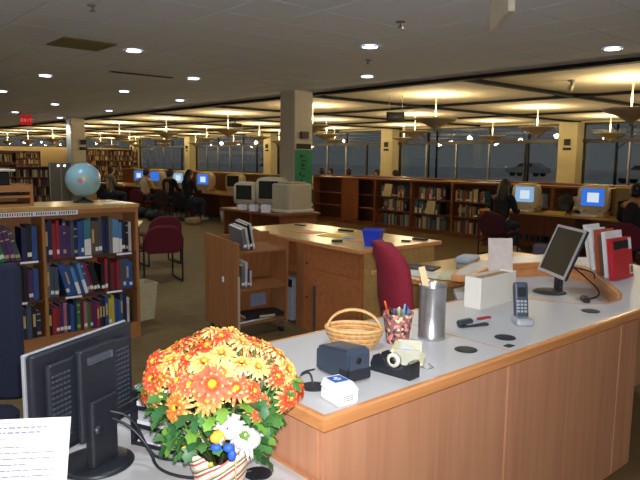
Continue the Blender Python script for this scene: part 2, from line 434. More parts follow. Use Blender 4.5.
# signs and fittings hanging from the ceiling
def hang_sign(name, loc, rz, w, h, drop, face, label, cat='sign'):
    t = thing(name, label, cat, (loc[0], loc[1], HC), rz)
    MB().box(-w/2, w/2, -.02, .02, -drop-h, -drop).build('board', face, t, bevel=.004)
    for s in (-1, 1): MB().cyl((s*w*.35, 0, -drop), (s*w*.35, 0, .0), .005, None, 6).build('hanger', CHROME, t)
    return t
e = zpt(26, 120, 17.5); t = hang_sign('exit_sign', (e.x, e.y), math.radians(-14), .31, .27, HC-e.z-.135, EXITR, 'red exit sign hanging from the soffit', 'exit sign')
def letters(parent, txt, x, z, h, y, mt):
    # block capitals of thin boxes
    S = {'E': [(0, 0, .2, 1), (0, 0, .7, .18), (0, .41, .6, .59), (0, .82, .7, 1)], 'I': [(.25, 0, .45, 1)], 'T': [(.25, 0, .45, 1), (0, .82, .7, 1)]}
    for ch in txt:
        b = MB()
        if ch == 'X':
            for s in (1, -1): b.box(-.1*h, .1*h, y-.002, y, -.58*h, .58*h, T(x+.35*h, 0, z+.5*h) @ Ry(s*.55))
        else:
            for a0, b0, a1, b1 in S[ch]: b.box(x+a0*h, x+a1*h, y-.002, y, z+b0*h, z+b1*h)
        b.build('letter', mt, parent); x += .85*h
letters(t, 'EXIT', -.13, -(HC-e.z)-.05, .085, -.021, emis('exit_letter', (232, 110, 100), .9))
e = zpt(395.5, 117, 12.2)
t = hang_sign('direction_sign', (e.x, e.y), math.radians(-46), .35, .19, HC-e.z-.095, BLACKM, 'small black hanging sign below the cream coffers')
MB().box(-.13, .13, -.0215, -.0205, -(HC-e.z)-.03, -(HC-e.z)+.03).build('faded_lettering', mat('dim_grey_print', (58, 54, 48), .8), t)
# cream sign board hanging over the counter
t = thing('hanging_board', 'cream sign board seen from below, hanging over the service counter', 'sign', (3.62, 2.42, HC), math.radians(44))
MB().box(-.32, .32, -.02, .02, -.36, -.05).build('board', mat('cream_sign', (206, 196, 174), .7), t, bevel=.003)
for s in (-1, 1): MB().cyl((s*.24, 0, -.05), (s*.24, 0, .0), .005, None, 6).build('hanger', CHROME, t)
# air vent
t = thing('air_vent', 'square slotted air vent flush in the tiled soffit', 'vent', (2.70, 7.23, HC-.012))
VM = mat('olive_vent_metal', (120, 110, 66), .6)
MB().box(-.27, .27, -.27, .27, .004, .010).build('backing', mat('vent_dark', (56, 50, 34), .8), t)
f = MB()
for a in ((-.29, .29, -.29, -.25), (-.29, .29, .25, .29), (-.29, -.25, -.25, .25), (.25, .29, -.25, .25)): f.box(a[0], a[1], a[2], a[3], -.004, .011)
f.build('frame', VM, t)
for k in range(7): MB().box(-.25, .25, -.23+.07*k, -.20+.07*k, -.002, .006).build('slat', VM, t)
t = thing('air_vent', 'narrow dark air slot far along the tiled soffit', 'vent', (4.35, 9.2, HC-.01))
MB().box(-.5, .5, -.05, .05, 0, .009).build('slot', mat('vent_dark', (56, 50, 34), .8), t)
for x, y in ((2.1, 5.35), (5.76, 5.77), (4.4, 4.0)):
    t = thing('sprinkler_head', 'small sprinkler head under the tiled soffit', 'sprinkler', (x, y, HC), 0, 'soffit sprinklers')
    MB().lathe([(0, 0), (.045, 0), (.04, -.012), (.0, -.014)], 16).build('escutcheon', CHROME, t)
    MB().lathe([(.008, -.012), (.008, -.045), (.03, -.047), (.03, -.052), (0, -.053)], 12).build('deflector', CHROME, t)
p = atz(572, 80, HC)
t = thing('spot_camera', 'small grey ceiling camera under the coffer by the soffit edge', 'camera', (p.x, p.y, HC))
MB().lathe([(0, 0), (.06, 0), (.06, -.02), (.02, -.03), (.02, -.1), (0, -.1)], 14).build('mount', CHROME, t)
MB().lathe([(0, .0), (.03, .0), (.045, -.08), (0, -.08)], 14, T(0, 0, -.08) @ Ry(.6)).build('housing', BEIGE2, t)
p = atz(235, 121, HC)
t = thing('projector', 'black projector hung under a coffer beyond the pillar', 'projector', (p.x*.93, p.y*.93, HC))
MB().cyl((0, 0, -.02), (0, 0, .0), .06, None, 12).build('mount_plate', BLACKM, t)
MB().cyl((0, 0, -.16), (0, 0, -.02), .02, None, 8).build('mount_pole', BLACKM, t)
MB().rbox(-.17, .17, -.14, .14, -.28, -.16, .03).build('body', BLACKM, t)
# ------------------------------------------------------------------ service counter
HT = .88
ct = thing('service_counter', 'long service counter with grey laminate top and pale wood front panels', 'counter', (0, 0, 0))
outline = [(1.185, 1.34), (3.95, 1.34), (4.35, 1.42), (4.7, 1.62), (4.95, 2.0), (5.0, 2.4), (4.85, 2.72), (4.45, 2.86), (3.95, 2.82), (3.62, 2.70), (3.44, 2.60),
           (3.50, 2.49), (3.66, 2.55), (3.92, 2.62), (4.2, 2.61), (4.42, 2.52), (4.54, 2.36), (4.50, 2.20), (4.3, 2.02), (3.97, 1.77), (3.75, 1.61), (3.58, 1.54),
           (3.42, 1.54), (3.31, 1.62), (3.24, 1.76), (3.16, 1.95), (3.04, 2.07), (2.88, 2.10), (1.185, 2.10)]
def offset(poly, d):        # inward offset of a CCW polygon
    n = len(poly); out = []
    for i in range(n):
        a, b, c = Vector(poly[i-1]), Vector(poly[i]), Vector(poly[(i+1) % n])
        e0 = (b-a).normalized(); e1 = (c-b).normalized()
        n0 = Vector((-e0.y, e0.x)); n1 = Vector((-e1.y, e1.x)); m_ = (n0+n1); m_.normalize()
        out.append(tuple(b + m_*(d/max(.4, m_.dot(n0)))))
    return out
def band(poly, prof):       # sweep an (inset, z) profile round an outline
    rings = [[(x, y, z) for x, y in offset(poly, d)] for d, z in prof]; n = len(poly); k = len(prof); b = MB()
    vs = [p for r in rings for p in r]
    b.add(vs, [(i*n+j, i*n+(j+1) % n, ((i+1) % k)*n+(j+1) % n, ((i+1) % k)*n+j) for i in range(k) for j in range(n)]); return b
band(outline, [(.024, .881), (.008, .881), (.0, .875), (.0, .840), (.006, .833), (.024, .833)]).build('edge_band', W_EDGE, ct)
inner = offset(outline, .0242)
from mathutils.geometry import tessellate_polygon
tris = tessellate_polygon([[Vector((x, y, 0)) for x, y in inner]])
def split_top(keep_left):
    bm = bmesh.new(); vs = [bm.verts.new((x, y, HT)) for x, y in inner]
    for t in tris: bm.faces.new([vs[i] for i in t])
    bmesh.ops.recalc_face_normals(bm, faces=bm.faces[:])
    g = bm.verts[:]+bm.edges[:]+bm.faces[:]
    bmesh.ops.bisect_plane(bm, geom=g, plane_co=(2.23 + (-.003 if keep_left else .003), 0, 0), plane_no=(1, 0, 0), clear_outer=keep_left, clear_inner=not keep_left)
    bmesh.ops.solidify(bm, geom=bm.faces[:], thickness=.046)
    z1 = max(v.co.z for v in bm.verts)
    for v in bm.verts: v.co.z += HT-z1
    bmesh.ops.recalc_face_normals(bm, faces=bm.faces[:])
    me = bpy.data.meshes.new('laminate_top'); bm.to_mesh(me); bm.free(); me.materials.append(LAM); return link('laminate_top', me, ct)
split_top(True); split_top(False)
MB().box(2.2268, 2.2332, 1.366, 2.074, .840, .8808).build('seam_strip', W_EDGE, ct)
# front panels, with shadow gaps, then the side panel facing the plant
for a, b in ((1.207, 2.206), (2.214, 3.246), (3.254, 3.47)):
    MB().box(a, b, 1.365, 1.385, .0, .832).build('front_panel', W_COUNTER, ct, bevel=.003)
for a, b in ((1.39, 1.72), (1.724, 2.06)): MB().box(1.205, 1.225, a, b, 0, .832).build('side_panel', W_COUNTER, ct, bevel=.003)
MB().box(1.23, 2.9, 2.04, 2.06, 0, .832).build('staff_panel', W_COUNTER, ct)
MB().box(3.45, 3.47, 1.39, 1.9, 0, .76).build('end_panel', W_COUNTER, ct)
MB().box(3.49, 4.9, 1.86, 1.88, 0, .76).build('recessed_panel', W_COUNTER, ct)
MB().box(4.88, 4.90, 1.88, 2.5, 0, .76).build('end_panel', W_COUNTER, ct)
# sunken work surface inside the curved well
well = [(3.02, 1.50), (4.60, 1.50), (4.78, 2.2), (4.6, 2.68), (3.5, 2.62), (3.02, 2.2)]
MB().prism(well, .735, .77).build('sunken_worktop', LAM, ct)
iw = offset(outline, .010)[11:28]; ww = MB(); wi = offset(outline, .018)[11:28]; n_ = len(iw)
ww.add([(x, y, z) for z in (.7705, .833) for x, y in iw] + [(x, y, z) for z in (.7705, .833) for x, y in wi],
       [(i, i+1, n_+i+1, n_+i) for i in range(n_-1)] + [(2*n_+i, 3*n_+i, 3*n_+i+1, 2*n_+i+1) for i in range(n_-1)])
ww.build('well_wall', W_EDGE, ct)
for p in ((3.08, 2.12), (3.6, 2.56)): MB().box(p[0]-.03, p[0]+.03, p[1]-.03, p[1]+.03, 0, .735).build('leg', BLACKM, ct)
GRO = MB().lathe([(0, 0), (.044, 0), (.047, .002), (.044, .004), (.036, .0045), (0, .0035)], 28).mesh('grommet', BLACKP)
for p in ((589, 311), (506, 338), (466, 350)): q = atz(*p, HT); link('grommet', GRO, ct, (q.x, 1.495, HT))
q = atz(509, 346, HT); MB().rbox(-.022, .022, -.016, .016, 0, .003, .004).build('socket_plate', BLACKP, ct, (q.x, q.y, HT))

# lower staff desk on the near side
HD = .665
dk = thing('staff_desk', 'low grey staff desk butted against the counter end, holding the potted flowers', 'desk', (0, 0, 0))
dpoly = [(-.55, 1.2), (1.2, 1.2), (1.2, 2.32), (-.55, 2.32)]
MB().prism(offset(dpoly, .02), HD-.035, HD).build('desktop', LAM, dk)
band(dpoly, [(.0201, HD), (.006, HD), (0, HD-.006), (0, HD-.030), (.006, HD-.036), (.0201, HD-.036)]).build('edge_band', W_EDGE, dk)
MB().box(-.5, -.48, 1.25, 2.27, 0, HD-.036).build('side_panel', W_COUNTER, dk); MB().box(1.16, 1.18, 1.25, 2.27, 0, HD-.036).build('side_panel', W_COUNTER, dk)
MB().box(-.48, 1.16, 2.2, 2.22, .2, HD-.036).build('modesty_panel', W_COUNTER, dk)
q = atz(258, 474, HD); g = MB().lathe([(0, 0), (.042, 0), (.045, .002), (.042, .004), (.034, .0045), (0, .0035)], 28).build('grommet', BLACKP, dk, (q.x, q.y, HD))

# ------------------------------------------------------------------ on the counter
def on(px, py, h=HT): q = atz(px, py, h); return (q.x, q.y, h)
# electric pencil sharpener
sh = thing('pencil_sharpener', 'dark slate electric pencil sharpener on the grey counter', 'pencil sharpener', (1.50, 1.60, HT), math.radians(-90-6))
prof = [(-.10, 0), (.095, 0), (.1, .012), (.1, .10), (.088, .118), (-.07, .098), (-.098, .085)]
MX = Matrix(((1, 0, 0, 0), (0, 0, -1, .05), (0, 1, 0, .002), (0, 0, 0, 1)))
MB().prism(prof, 0, .10, MX).build('housing', SLATE, sh, bevel=.008)
MB().box(.045, .1025, -.0515, .0515, .006, .05).build('shavings_drawer', BLACKP, sh, bevel=.004)
MB().lathe([(0, 0), (.009, 0), (.012, .003), (.006, .004), (0, .001)], 16, T(.099, -.005, .078) @ Ry(PI/2)).build('pencil_hole', BLACKM, sh)
for sx in (-.08, .08):
    for sy in (-.035, .035): MB().cyl((sx, sy, 0), (sx, sy, .004), .006, None, 8).build('foot', BLACKM, sh)
pts = [(1.43, 1.655, .886), (1.40, 1.66, .884), (1.36, 1.63, .884), (1.345, 1.60, .886), (1.335, 1.59, .93), (1.33, 1.575, .915), (1.318, 1.56, .893)]
def smooth(pts, it=2):
    pts = [Vector(p) for p in pts]
    for _ in range(it):
        o = [pts[0]]
        for a, b in zip(pts, pts[1:]): o += [a*.75+b*.25, a*.25+b*.75]
        o.append(pts[-1]); pts = o
    return pts
# black cable grommet lid with the sharpener's cord running into it
q = on(320, 392); link('grommet', GRO, ct, (1.335, 1.565, HT))
c_ = MB().tube(smooth([(1.445, 1.69, .886), (1.40, 1.70, .884), (1.36, 1.67, .884), (1.342, 1.62, .915), (1.338, 1.585, .925), (1.335, 1.568, .888)]), .0035, 8)
child_world(c_.build('power_cord', BLACKP), sh, (1.50, 1.60, HT), math.radians(-90-6))
tag(MB().tube(smooth([(1.20, 1.80, .885), (1.26, 1.74, .8845), (1.30, 1.66, .8845), (1.32, 1.60, .887)]), .003, 8).build('loose_cable', BLACKP), 'thin black cable lying on the counter behind the flowers', 'cable')

# small white flip box with blue label
wb = thing('sample_box', 'small white box with blue top label at the counter corner', 'box', (1.325, 1.425, HT), math.radians(-8)); wb.scale = (.93, .93, .93)
M2 = Matrix(((0, 0, 1, -.055), (1, 0, 0, 0), (0, 1, 0, 0), (0, 0, 0, 1)))
MB().box(-.043, .043, -.055, .055, 0, .045).build('body', WHITE, wb, bevel=.006)
tp = MB(); tp.add([(-.043, -.055, .045), (.043, -.055, .045), (.043, .055, .045), (-.043, .055, .045), (-.03, -.030, .07), (.035, -.030, .07), (.035, .055, .07), (-.03, .055, .07)],
                  [(0, 1, 2, 3), (4, 7, 6, 5), (0, 4, 5, 1), (1, 5, 6, 2), (2, 6, 7, 3), (3, 7, 4, 0)]); tp.build('lid', WHITE, wb)
lb = MB().box(-.026, .031, -.012, .046, .07, .0708).build('blue_label', mat('label_blue', (30, 96, 178), .5), wb)
MB().box(-.004, .010, .004, .034, .0708, .0713).build('label_mark', WHITE, lb); MB().box(-.014, .016, .012, .02, .0708, .0713).build('label_mark', WHITE, lb)
pr = MB()
for k in range(4): pr.box(.0432, .0438, -.034+.004*(k % 2), .012, .016+.006*k, .019+.006*k)
for k in range(3): pr.box(-.02, .02, -.0558, -.0552, .016+.007*k, .019+.007*k)
pr.build('printed_text', mat('grey_print', (130, 136, 146), .7), wb)

# tape dispenser
td = thing('tape_dispenser', 'black desk tape dispenser with a white core roll', 'tape dispenser', (1.655, 1.485, HT), math.radians(-90+8))
prof = [(-.085, 0), (.085, 0), (.085, .052), (.078, .062), (.066, .05), (.045, .032), (.012, .026), (-.02, .036), (-.035, .062), (-.055, .070), (-.075, .06), (-.088, .03)]
MY = Matrix(((1, 0, 0, 0), (0, 0, -1, .032), (0, 1, 0, 0), (0, 0, 0, 1)))
b = MB(); b.prism(prof, 0, .010, MY); b.prism(prof, .054, .064, MY); b.prism([(-.084, 0), (.085, 0), (.085, .052), (.076, .055), (.05, .026), (-.03, .022), (-.06, .05), (-.08, .045)], .010, .054, MY); b.build('base', BLACKP, td)
rl = MB().lathe([(.013, -.0095), (.026, -.0095), (.026, .0095), (.013, .0095), (.013, -.0095)], 26, T(-.004, -.002, .050) @ Rx(PI/2)).build('tape_roll', mat('cream_tape', (226, 220, 200), .4), td)
MB().lathe([(0, -.011), (.0125, -.011), (.0125, .011), (0, .011)], 18, T(-.004, -.002, .050) @ Rx(PI/2)).build('core_hub', BLACKP, td)
MB().box(.070, .0875, -.024, .024, .0605, .0625).build('cutter', STEEL, td)
# clear memo pad box leaning behind the tape dispenser
mp = thing('memo_holder', 'clear plastic memo holder with pale paper slips behind the tape dispenser', 'memo holder', (1.795, 1.545, HT), math.radians(35)); mp.scale = (1.35, 1.35, 1.35)
CLR = mat('frosted_clear', (196, 196, 176), .2, vary=.05)
MB().box(-.05, .05, -.035, .035, 0, .004).build('tray', CLR, mp); 
for a in ((-.05, -.046, -.035, .035), (.046, .05, -.035, .035)): MB().box(a[0], a[1], a[2], a[3], .004, .05, ).build('side_wall', CLR, mp)
Mt = T(0, 0, .018) @ Rx(math.radians(22))
MB().box(-.044, .044, -.045, .05, 0, .012, Mt).build('slip_stack', mat('pale_yellow_slips', (224, 216, 170), .8), mp)
MB().box(-.03, .028, -.03, .03, .0125, .016, Mt).build('top_slip', PAPER, mp)
MB().tube([(-.05, -.04, .006), (-.07, -.06, .006), (-.05, -.075, .006), (-.02, -.06, .006)], .0015, 6).build('wire_clip', STEEL, mp)

# wicker basket with hoop handle
WK = mat('honey_wicker', (196, 142, 84), .6, vary=.3, scale=60)
WK2 = mat('pale_wicker', (222, 176, 116), .55, vary=.2, scale=60)
bk = thing('wicker_basket', 'shallow honey wicker basket with tall hoop handle on the counter', 'basket', (1.775, 1.825, HT), math.radians(-50))
def ell(a, b, z, n=40, w=0, ph=0): return [(a*(1+w*math.sin(9*t+ph))*math.cos(t), b*(1+w*math.sin(9*t+ph))*math.sin(t), z) for t in [2*PI*k/n for k in range(n)]]
for k in range(8):
    f = k/7; z = .006+.068*f; s = .68+.32*math.sin(f*PI/2)
    MB().tube(ell(.115*s, .085*s, z, 40, .008, k*PI), .0055, 6, closed=True).build('weave_ring', WK if k % 2 else WK2, bk)
for k in range(18):
    a = 2*PI*k/18
    pts = [(.115*s*math.cos(a), .085*s*math.sin(a), z) for z, s in ((.004, .66), (.025, .86), (.055, .98), (.078, 1.0))]
    MB().tube(pts, .0035, 5).build('stake', WK2, bk)
MB().prism([(p[0], p[1]) for p in ell(.08, .06, 0, 24)], .001, .005).build('bottom', WK, bk)
MB().tube(ell(.118, .088, .08, 40), .0075, 7, closed=True).build('rim', WK2, bk)
hp = [(.112*math.cos(a), .0, .07+.085*math.sin(a)) for a in [PI*k/18 for k in range(19)]]
MB().tube([(x, y-.008, z) for x, y, z in hp], .0055, 7).build('handle', WK2, bk)
MB().tube([(x, y+.004, z+.001) for x, y, z in hp], .0045, 7).build('handle_strand', WK, bk)

# floral pencil cup with pens
CUPM = mat('floral_print', (150, 104, 96), .6)
nt = CUPM.node_tree; vb = nt.nodes.new('ShaderNodeTexVoronoi'); vb.inputs['Scale'].default_value = 80
tc = nt.nodes.new('ShaderNodeTexCoord'); nt.links.new(tc.outputs['Object'], vb.inputs['Vector'])
rp = nt.nodes.new('ShaderNodeValToRGB'); nt.links.new(vb.outputs['Color'], rp.inputs['Fac'])
rp.color_ramp.interpolation = 'CONSTANT'
rp.color_ramp.elements[0].color = srgb(66, 46, 58); rp.color_ramp.elements[1].position = .78; rp.color_ramp.elements[1].color = srgb(224, 196, 150)
for pos, c in ((.3, (150, 92, 92)), (.5, (110, 90, 80)), (.62, (226, 140, 130))): e_ = rp.color_ramp.elements.new(pos); e_.color = srgb(*c)
nt.links.new(rp.outputs['Color'], nt.nodes['Principled BSDF'].inputs['Base Color'])
cup = thing('pencil_cup', 'flared floral pencil cup crowded with pens on the counter', 'pencil cup', (1.955, 1.745, HT))
MB().lathe([(0, 0), (.044, 0), (.047, .01), (.066, .132), (.062, .132), (.043, .012), (0, .01)], 26).build('cup', CUPM, cup)
def stick(name, loc, lean, az, L, r, rgb, label, cat, cap=None, base=.012):
    t = thing(name, label, cat, loc); M = Rz(az) @ Ry(lean)
    MB().cyl(M @ Vector((0, 0, base)), M @ Vector((0, 0, L*.8)), r, None, 8).build('barrel', mat('pen_%d_%d_%d' % rgb, rgb, .4), t)
    cp_ = cap or rgb; MB().tube([M @ Vector((0, 0, L*.8)), M @ Vector((0, 0, L*.98)), M @ Vector((0, 0, L))], [r*1.1, r*1.0, r*.5], 8).build('cap', mat('pen_%d_%d_%d' % cp_, cp_, .4), t)
pens = [((240, 96, 40), 'bright orange marker', .28, 2.6, .19), ((80, 80, 170), 'violet blue pen', .20, 3.6, .16), ((70, 170, 110), 'green pen', .22, 4.4, .15), ((60, 140, 190), 'sky blue pen', .24, 5.3, .155),
        ((220, 225, 235), 'white pen', .16, .6, .15), ((40, 60, 130), 'navy pen', .24, 5.9, .16), ((30, 30, 34), 'black pen', .26, 1.7, .15), ((160, 200, 70), 'lime highlighter', .1, 3.9, .155), ((120, 170, 200), 'pale teal pen', .25, .1, .165)]
for rgb, nm, ln, az, L in pens:
    stick('pen', (1.955+.008*math.cos(az), 1.745+.008*math.sin(az), HT), ln, az, L, .0045, rgb, nm+' standing in the floral pencil cup', 'pen')

# metal canister with wooden ruler
cn = thing('metal_canister', 'tall brushed metal canister with a wooden ruler standing in it', 'canister', (2.125, 1.70, HT))
MB().lathe([(0, 0), (.058, 0), (.06, .004), (.06, .018), (.0585, .02), (.0585, .225), (.061, .228), (.061, .238), (.0575, .24), (.0555, .235), (.0555, .012), (0, .012)], 36).build('body', STEEL, cn)
MB().tube([(0.0598*math.cos(a), .0598*math.sin(a), .1) for a in [2*PI*k/36 for k in range(36)]], .0008, 5, closed=True).build('bead', STEEL, cn)
Mr = T(.016, -.02, .0135) @ Rz(math.radians(-51)) @ Ry(math.radians(-14.5))
rul = tag(MB().box(-.014, .014, -.002, .002, 0, .31, Mr).build('wooden_ruler', W_LIGHT, None, (2.125, 1.70, HT)), 'pale wooden ruler standing up in the metal canister', 'ruler')

# stapler
st = thing('stapler', 'small grey and red stapler lying near the counter seam', 'stapler', (2.44, 1.70, HT), math.radians(-20))
MB().rbox(-.085, .075, -.018, .018, 0, .010, .009).build('base', DARKGREY, st)
MB().rbox(-.05, .09, -.015, .015, .012, .026, .008, M=Ry(math.radians(-5))).build('magazine', SILVER, st)
MB().rbox(-.09, -.01, -.017, .017, .016, .04, .012, M=Ry(math.radians(-5))).build('arm', DARKGREY, st)
MB().rbox(.02, .092, -.012, .012, .026, .036, .006, M=Ry(math.radians(-3))).build('red_arm', mat('stapler_red', (150, 40, 44), .4), st)

# white file box
wfb = thing('file_box', 'long white cardboard file box with open wood-toned top on the counter', 'file box', (2.74, 1.875, HT), 0)
q1, q2 = Vector((2.74, 1.87)), Vector((3.09, 1.90))
Mf = Rz(math.atan2(.02, .34))
CREAMW = mat('cream_white_card', (226, 222, 212), .7, vary=.02)
f = MB(); f.box(0, .36, 0, .004, 0, .165, Mf); f.build('front_wall', CREAMW, wfb)
f = MB(); f.box(0, .36, .096, .10, 0, .165, Mf); f.build('back_wall', CREAMW, wfb)
f = MB(); f.box(0, .004, .004, .096, 0, .165, Mf); f.build('end_wall', CREAMW, wfb)
f = MB(); f.box(.356, .36, .004, .096, 0, .165, Mf); f.build('end_wall', CREAMW, wfb)
MB().box(.004, .356, .004, .096, 0, .004, Mf).build('bottom', CREAMW, wfb)
MB().box(.012, .348, .02, .08, .004, .155, Mf).build('card_stack', mat('tan_cards', (168, 126, 84), .8, vary=.2, scale=90), wfb)

# cordless handset in its stand
ph = thing('cordless_handset', 'blue-grey cordless handset standing in a small silver cradle', 'handset', (2.66, 1.585, HT), math.radians(-130))
MB().rbox(-.045, .06, -.042, .042, 0, .035, .015).build('cradle', SILVER, ph)
Mh = T(-.005, 0, .022) @ Ry(math.radians(-14))
MB().rbox(-.018, .014, -.034, .034, 0, .175, .012, M=Mh).build('handset', SLATE, ph)
MB().rbox(.014, .018, -.018, .018, .105, .15, .004, M=Mh).build('display', BLACKM, ph)
for r in range(4):
    for c in range(3): MB().box(.0142, .017, -.024+.0175*c, -.012+.0175*c, .03+.016*r, .04+.016*r, Mh).build('key', SILVER, ph)
MB().lathe([(0, 0), (.01, 0), (.007, .006), (0, .008)], 12, T(.035, 0, .03)).build('charge_lamp', STEEL, ph)

# LCD monitor in the sunken well
# bottom-left corner near (541,267), bottom-right near (562,285): screen faces the staff side
def lcd(name, label, cat, loc, rz, w, h, tilt, lift, body, bezel, scr, base=.11):
    t = thing(name, label, cat, loc, rz)
    MB().lathe([(0, 0), (base, 0), (base, .006), (base*.85, .014), (.03, .02), (0, .02)], 30).build('base', body, t)
    M = T(0, 0, lift) @ Ry(-tilt)       # local +X is the facing direction
    MB().rbox(-.075, -.045, -.045, .045, .012, lift+.05, .012).build('neck', body, t)
    MB().rbox(-.05, -.012, -w*.38, w*.38, h*.12, h*.88, .02, M=M).build('rear_shell', body, t)
    MB().rbox(-.022, .0, -w/2, w/2, 0, h, .006, M=M).build('case', body, t)
    f = MB()
    for a in ((-w/2, w/2, 0, .022), (-w/2, w/2, h-.018, h), (-w/2, -w/2+.018, .022, h-.018), (w/2-.018, w/2, .022, h-.018)): f.box(-.002, .006, a[0], a[1], a[2], a[3], M)
    f.build('bezel', bezel, t); MB().box(-.001, .003, -w/2+.018, w/2-.018, .022, h-.018, M).build('screen', scr, t)
    return t
SCRD = mat('dark_screen', (34, 31, 26), .45, vary=.02, spec=.15)
mon = lcd('lcd_monitor', 'dark-screened flat monitor with silver bezel in the curved counter well', 'monitor', (3.94, 2.15, .77), math.radians(143), .41, .35, math.radians(22), .12, BLACKP, SILVER, SCRD)
cb = MB().tube(smooth([(4.05, 2.05, .95), (4.16, 2.0, .86), (4.2, 1.93, .79), (4.05, 1.86, .778), (3.92, 1.86, .778)]), .005, 8)
tag(cb.build('monitor_cable', BLACKP), 'black cable drooping from the silver-bezel monitor into the counter well', 'cable')
tag(MB().tube(smooth([(4.02, 2.1, .95), (4.13, 2.06, .93), (4.21, 1.98, .905), (4.20, 1.965, .86)]), .005, 8).build('monitor_cable', BLACKP), 'black cable stretching from the silver-bezel monitor to the well rim', 'cable')
q = atz(612, 291, HT)
wt = MB().rbox(-.05, .05, -.02, .02, 0, .03, .01).build('power_adapter', BLACKP, None, (3.86, 1.86, .77), .7); tag(wt, 'black power adapter in the corner of the counter well', 'adapter')

# books standing at the end of the counter
def std_book(w, d, h, cov, label, loc, rz, lean=0, extra=None, group=None, cat='book'):
    t = thing('reference_book', label, cat, loc, rz, group); M = Ry(lean)
    b = MB(); b.box(0, .004, 0, d, 0, h, M); b.box(w-.004, w, 0, d, 0, h, M); b.box(.004, w-.004, 0, .004, 0, h, M); b.build('cover', cov, t)
    MB().box(.0045, w-.0045, .0045, d-.006, .004, h-.004, M).build('pages', PAPER, t)
    if extra: extra(t, M, w, d, h)
    return t
RB = mat('bright_red_cover', (196, 40, 52), .4); OB = mat('rust_orange_cover', (178, 84, 48), .5); BB = mat('brown_cover', (104, 72, 50), .6)
def red_extra(t, M, w, d, h):
    MB().box(w+.0002, w+.0012, .02, d-.045, h-.075, h-.02, M).build('black_title_band', BLACKM, t)
    MB().box(w+.0002, w+.0012, d-.05, d-.005, h-.085, h-.01, M).build('barcode_label', WHITE, t)
    MB().box(w+.0002, w+.0012, d-.055, d-.01, .02, .085, M).build('price_label', mat('cream_label', (226, 220, 180), .7), t)
    g_ = MB()
    for k in range(6): g_.box(w+.0012, w+.0018, d-.045+.006*k, d-.042+.006*k, .03, .075, M)
    g_.build('barcode', BLACKM, t)
# covers face the front of the counter, the row runs away along the curved arm
yb = 1.80
for w_b, d_b, h_b, cm, lb, ln, ex in ((.035, .285, .275, RB, 'red-covered book with black title band, first in the counter row', -.10, red_extra),
        (.026, .25, .31, WHITE, 'white-covered book directly behind the red counter book', -.10, None), (.022, .20, .28, BB, 'thin brown book between white and rust books on the counter', -.10, None),
        (.045, .21, .305, OB, 'rust orange book standing in the counter row', -.10, None), (.028, .215, .30, WHITE, 'white paperback leaning on the rust orange book', -.13, None),
        (.020, .215, .32, CREAMW, 'slim cream-white folder closing the counter book row', -.14, None)):
    std_book(w_b, d_b, h_b, cm, lb, (4.10+(yb-1.80)*1.12, yb+.02, HT+.001), -PI/2, ln-.05, ex)
    yb += w_b + .034
# ------------------------------------------------------------------ on the low staff desk
A, B = zpt(27, 357, 1.79), zpt(129, 321, 2.2)
mid = (A+B)/2; dirv = (B-A); dirv.z = 0; wid = dirv.length; ang = math.atan2(dirv.y, dirv.x)
# local: x along the width (A->B), +y away from the camera (screen side), back toward -y
topz = (A.z+B.z)/2
bm_ = thing('lcd_monitor', 'black flat monitor seen from its vented back on the low staff desk', 'monitor', (mid.x, mid.y, HD), ang)
hh = .335; zt = topz-HD; zb = zt-hh
VENT = mat('vent_slot_grey', (66, 70, 82), .6)
MB().rbox(-wid/2, wid/2, -.012, .014, zb, zt, .012).build('case', BLACKP, bm_)
MB().rbox(-wid/2-.002, wid/2+.002, .014, .026, zb-.002, zt+.002, .005).build('silver_bezel', SILVER, bm_)
MB().box(-wid/2+.018, wid/2-.018, .0262, .0275, zb+.02, zt-.018).build('screen', SCRD, bm_)
MB().rbox(-wid*.41, wid*.41, -.036, -.012, zb+.03, zt-.035, .012).build('rear_shell', BLACKP, bm_)
MB().rbox(-.085, .085, -.062, -.036, zb+.02, zt-.018, .012).build('spine_housing', BLACKP, bm_)
h_ = MB(); h_.rbox(-.055, .055, -.0645, -.0615, zt-.07, zt-.045, .008); h_.build('handle_recess', VENT, bm_)
for sx in (-1, 1):
    for r in range(13):
        for c in range(5):
            x = sx*(.105+.0155*c); z = zt-.075-.0165*r
            MB().box(x-.0055, x+.0055, -.0368, -.0358, z, z+.006).build('vent_slot', VENT, bm_)
MB().rbox(-.06, .06, -.08, -.045, .012, zb+.15, .012).build('neck', BLACKP, bm_)
MB().lathe([(0, 0), (.115, 0), (.12, .004), (.1, .012), (.03, .018), (0, .018)], 36, T(.0, -.035, 0)).build('base', BLACKP, bm_)
MB().lathe([(0, 0), (.016, 0), (.016, .03), (0, .03)], 14, T(-.04, -.062, zb+.055) @ Rx(PI/2)).build('hinge_knob', BLACKP, bm_)
Mw = T(mid.x, mid.y, HD) @ Rz(ang)
p0 = Mw @ Vector((.03, -.07, zb+.07))
tag(MB().tube(smooth([p0, p0+Vector((.05, -.05, -.03)), p0+Vector((.09, -.10, -.10)), (0.84, 1.74, HD+.008), (.90, 1.62, HD+.006), (1.0, 1.58, HD+.006), (1.07, 1.548, HD+.008)]), .005, 8).build('monitor_cable', BLACKP),
    'thick black cable running from the black monitor behind the flower pot', 'cable')
tag(MB().tube(smooth([p0+Vector((-.02, .0, .03)), p0+Vector((.06, -.04, 0)), p0+Vector((.10, -.06, -.12)), (.88, 1.80, HD+.008), (.95, 1.74, HD+.006), (1.05, 1.66, HD+.006)]), .0045, 8).build('monitor_cable', BLACKP),
    'black cable along the foot of the letter tray', 'cable')
tag(MB().tube(smooth([(.86, 1.50, HD+.005), (.93, 1.44, HD+.005), (1.0, 1.46, HD+.005), (1.06, 1.53, HD+.006)]), .004, 8).build('loose_cable', BLACKP), 'thin black cable curling round the flower pot foot', 'cable')

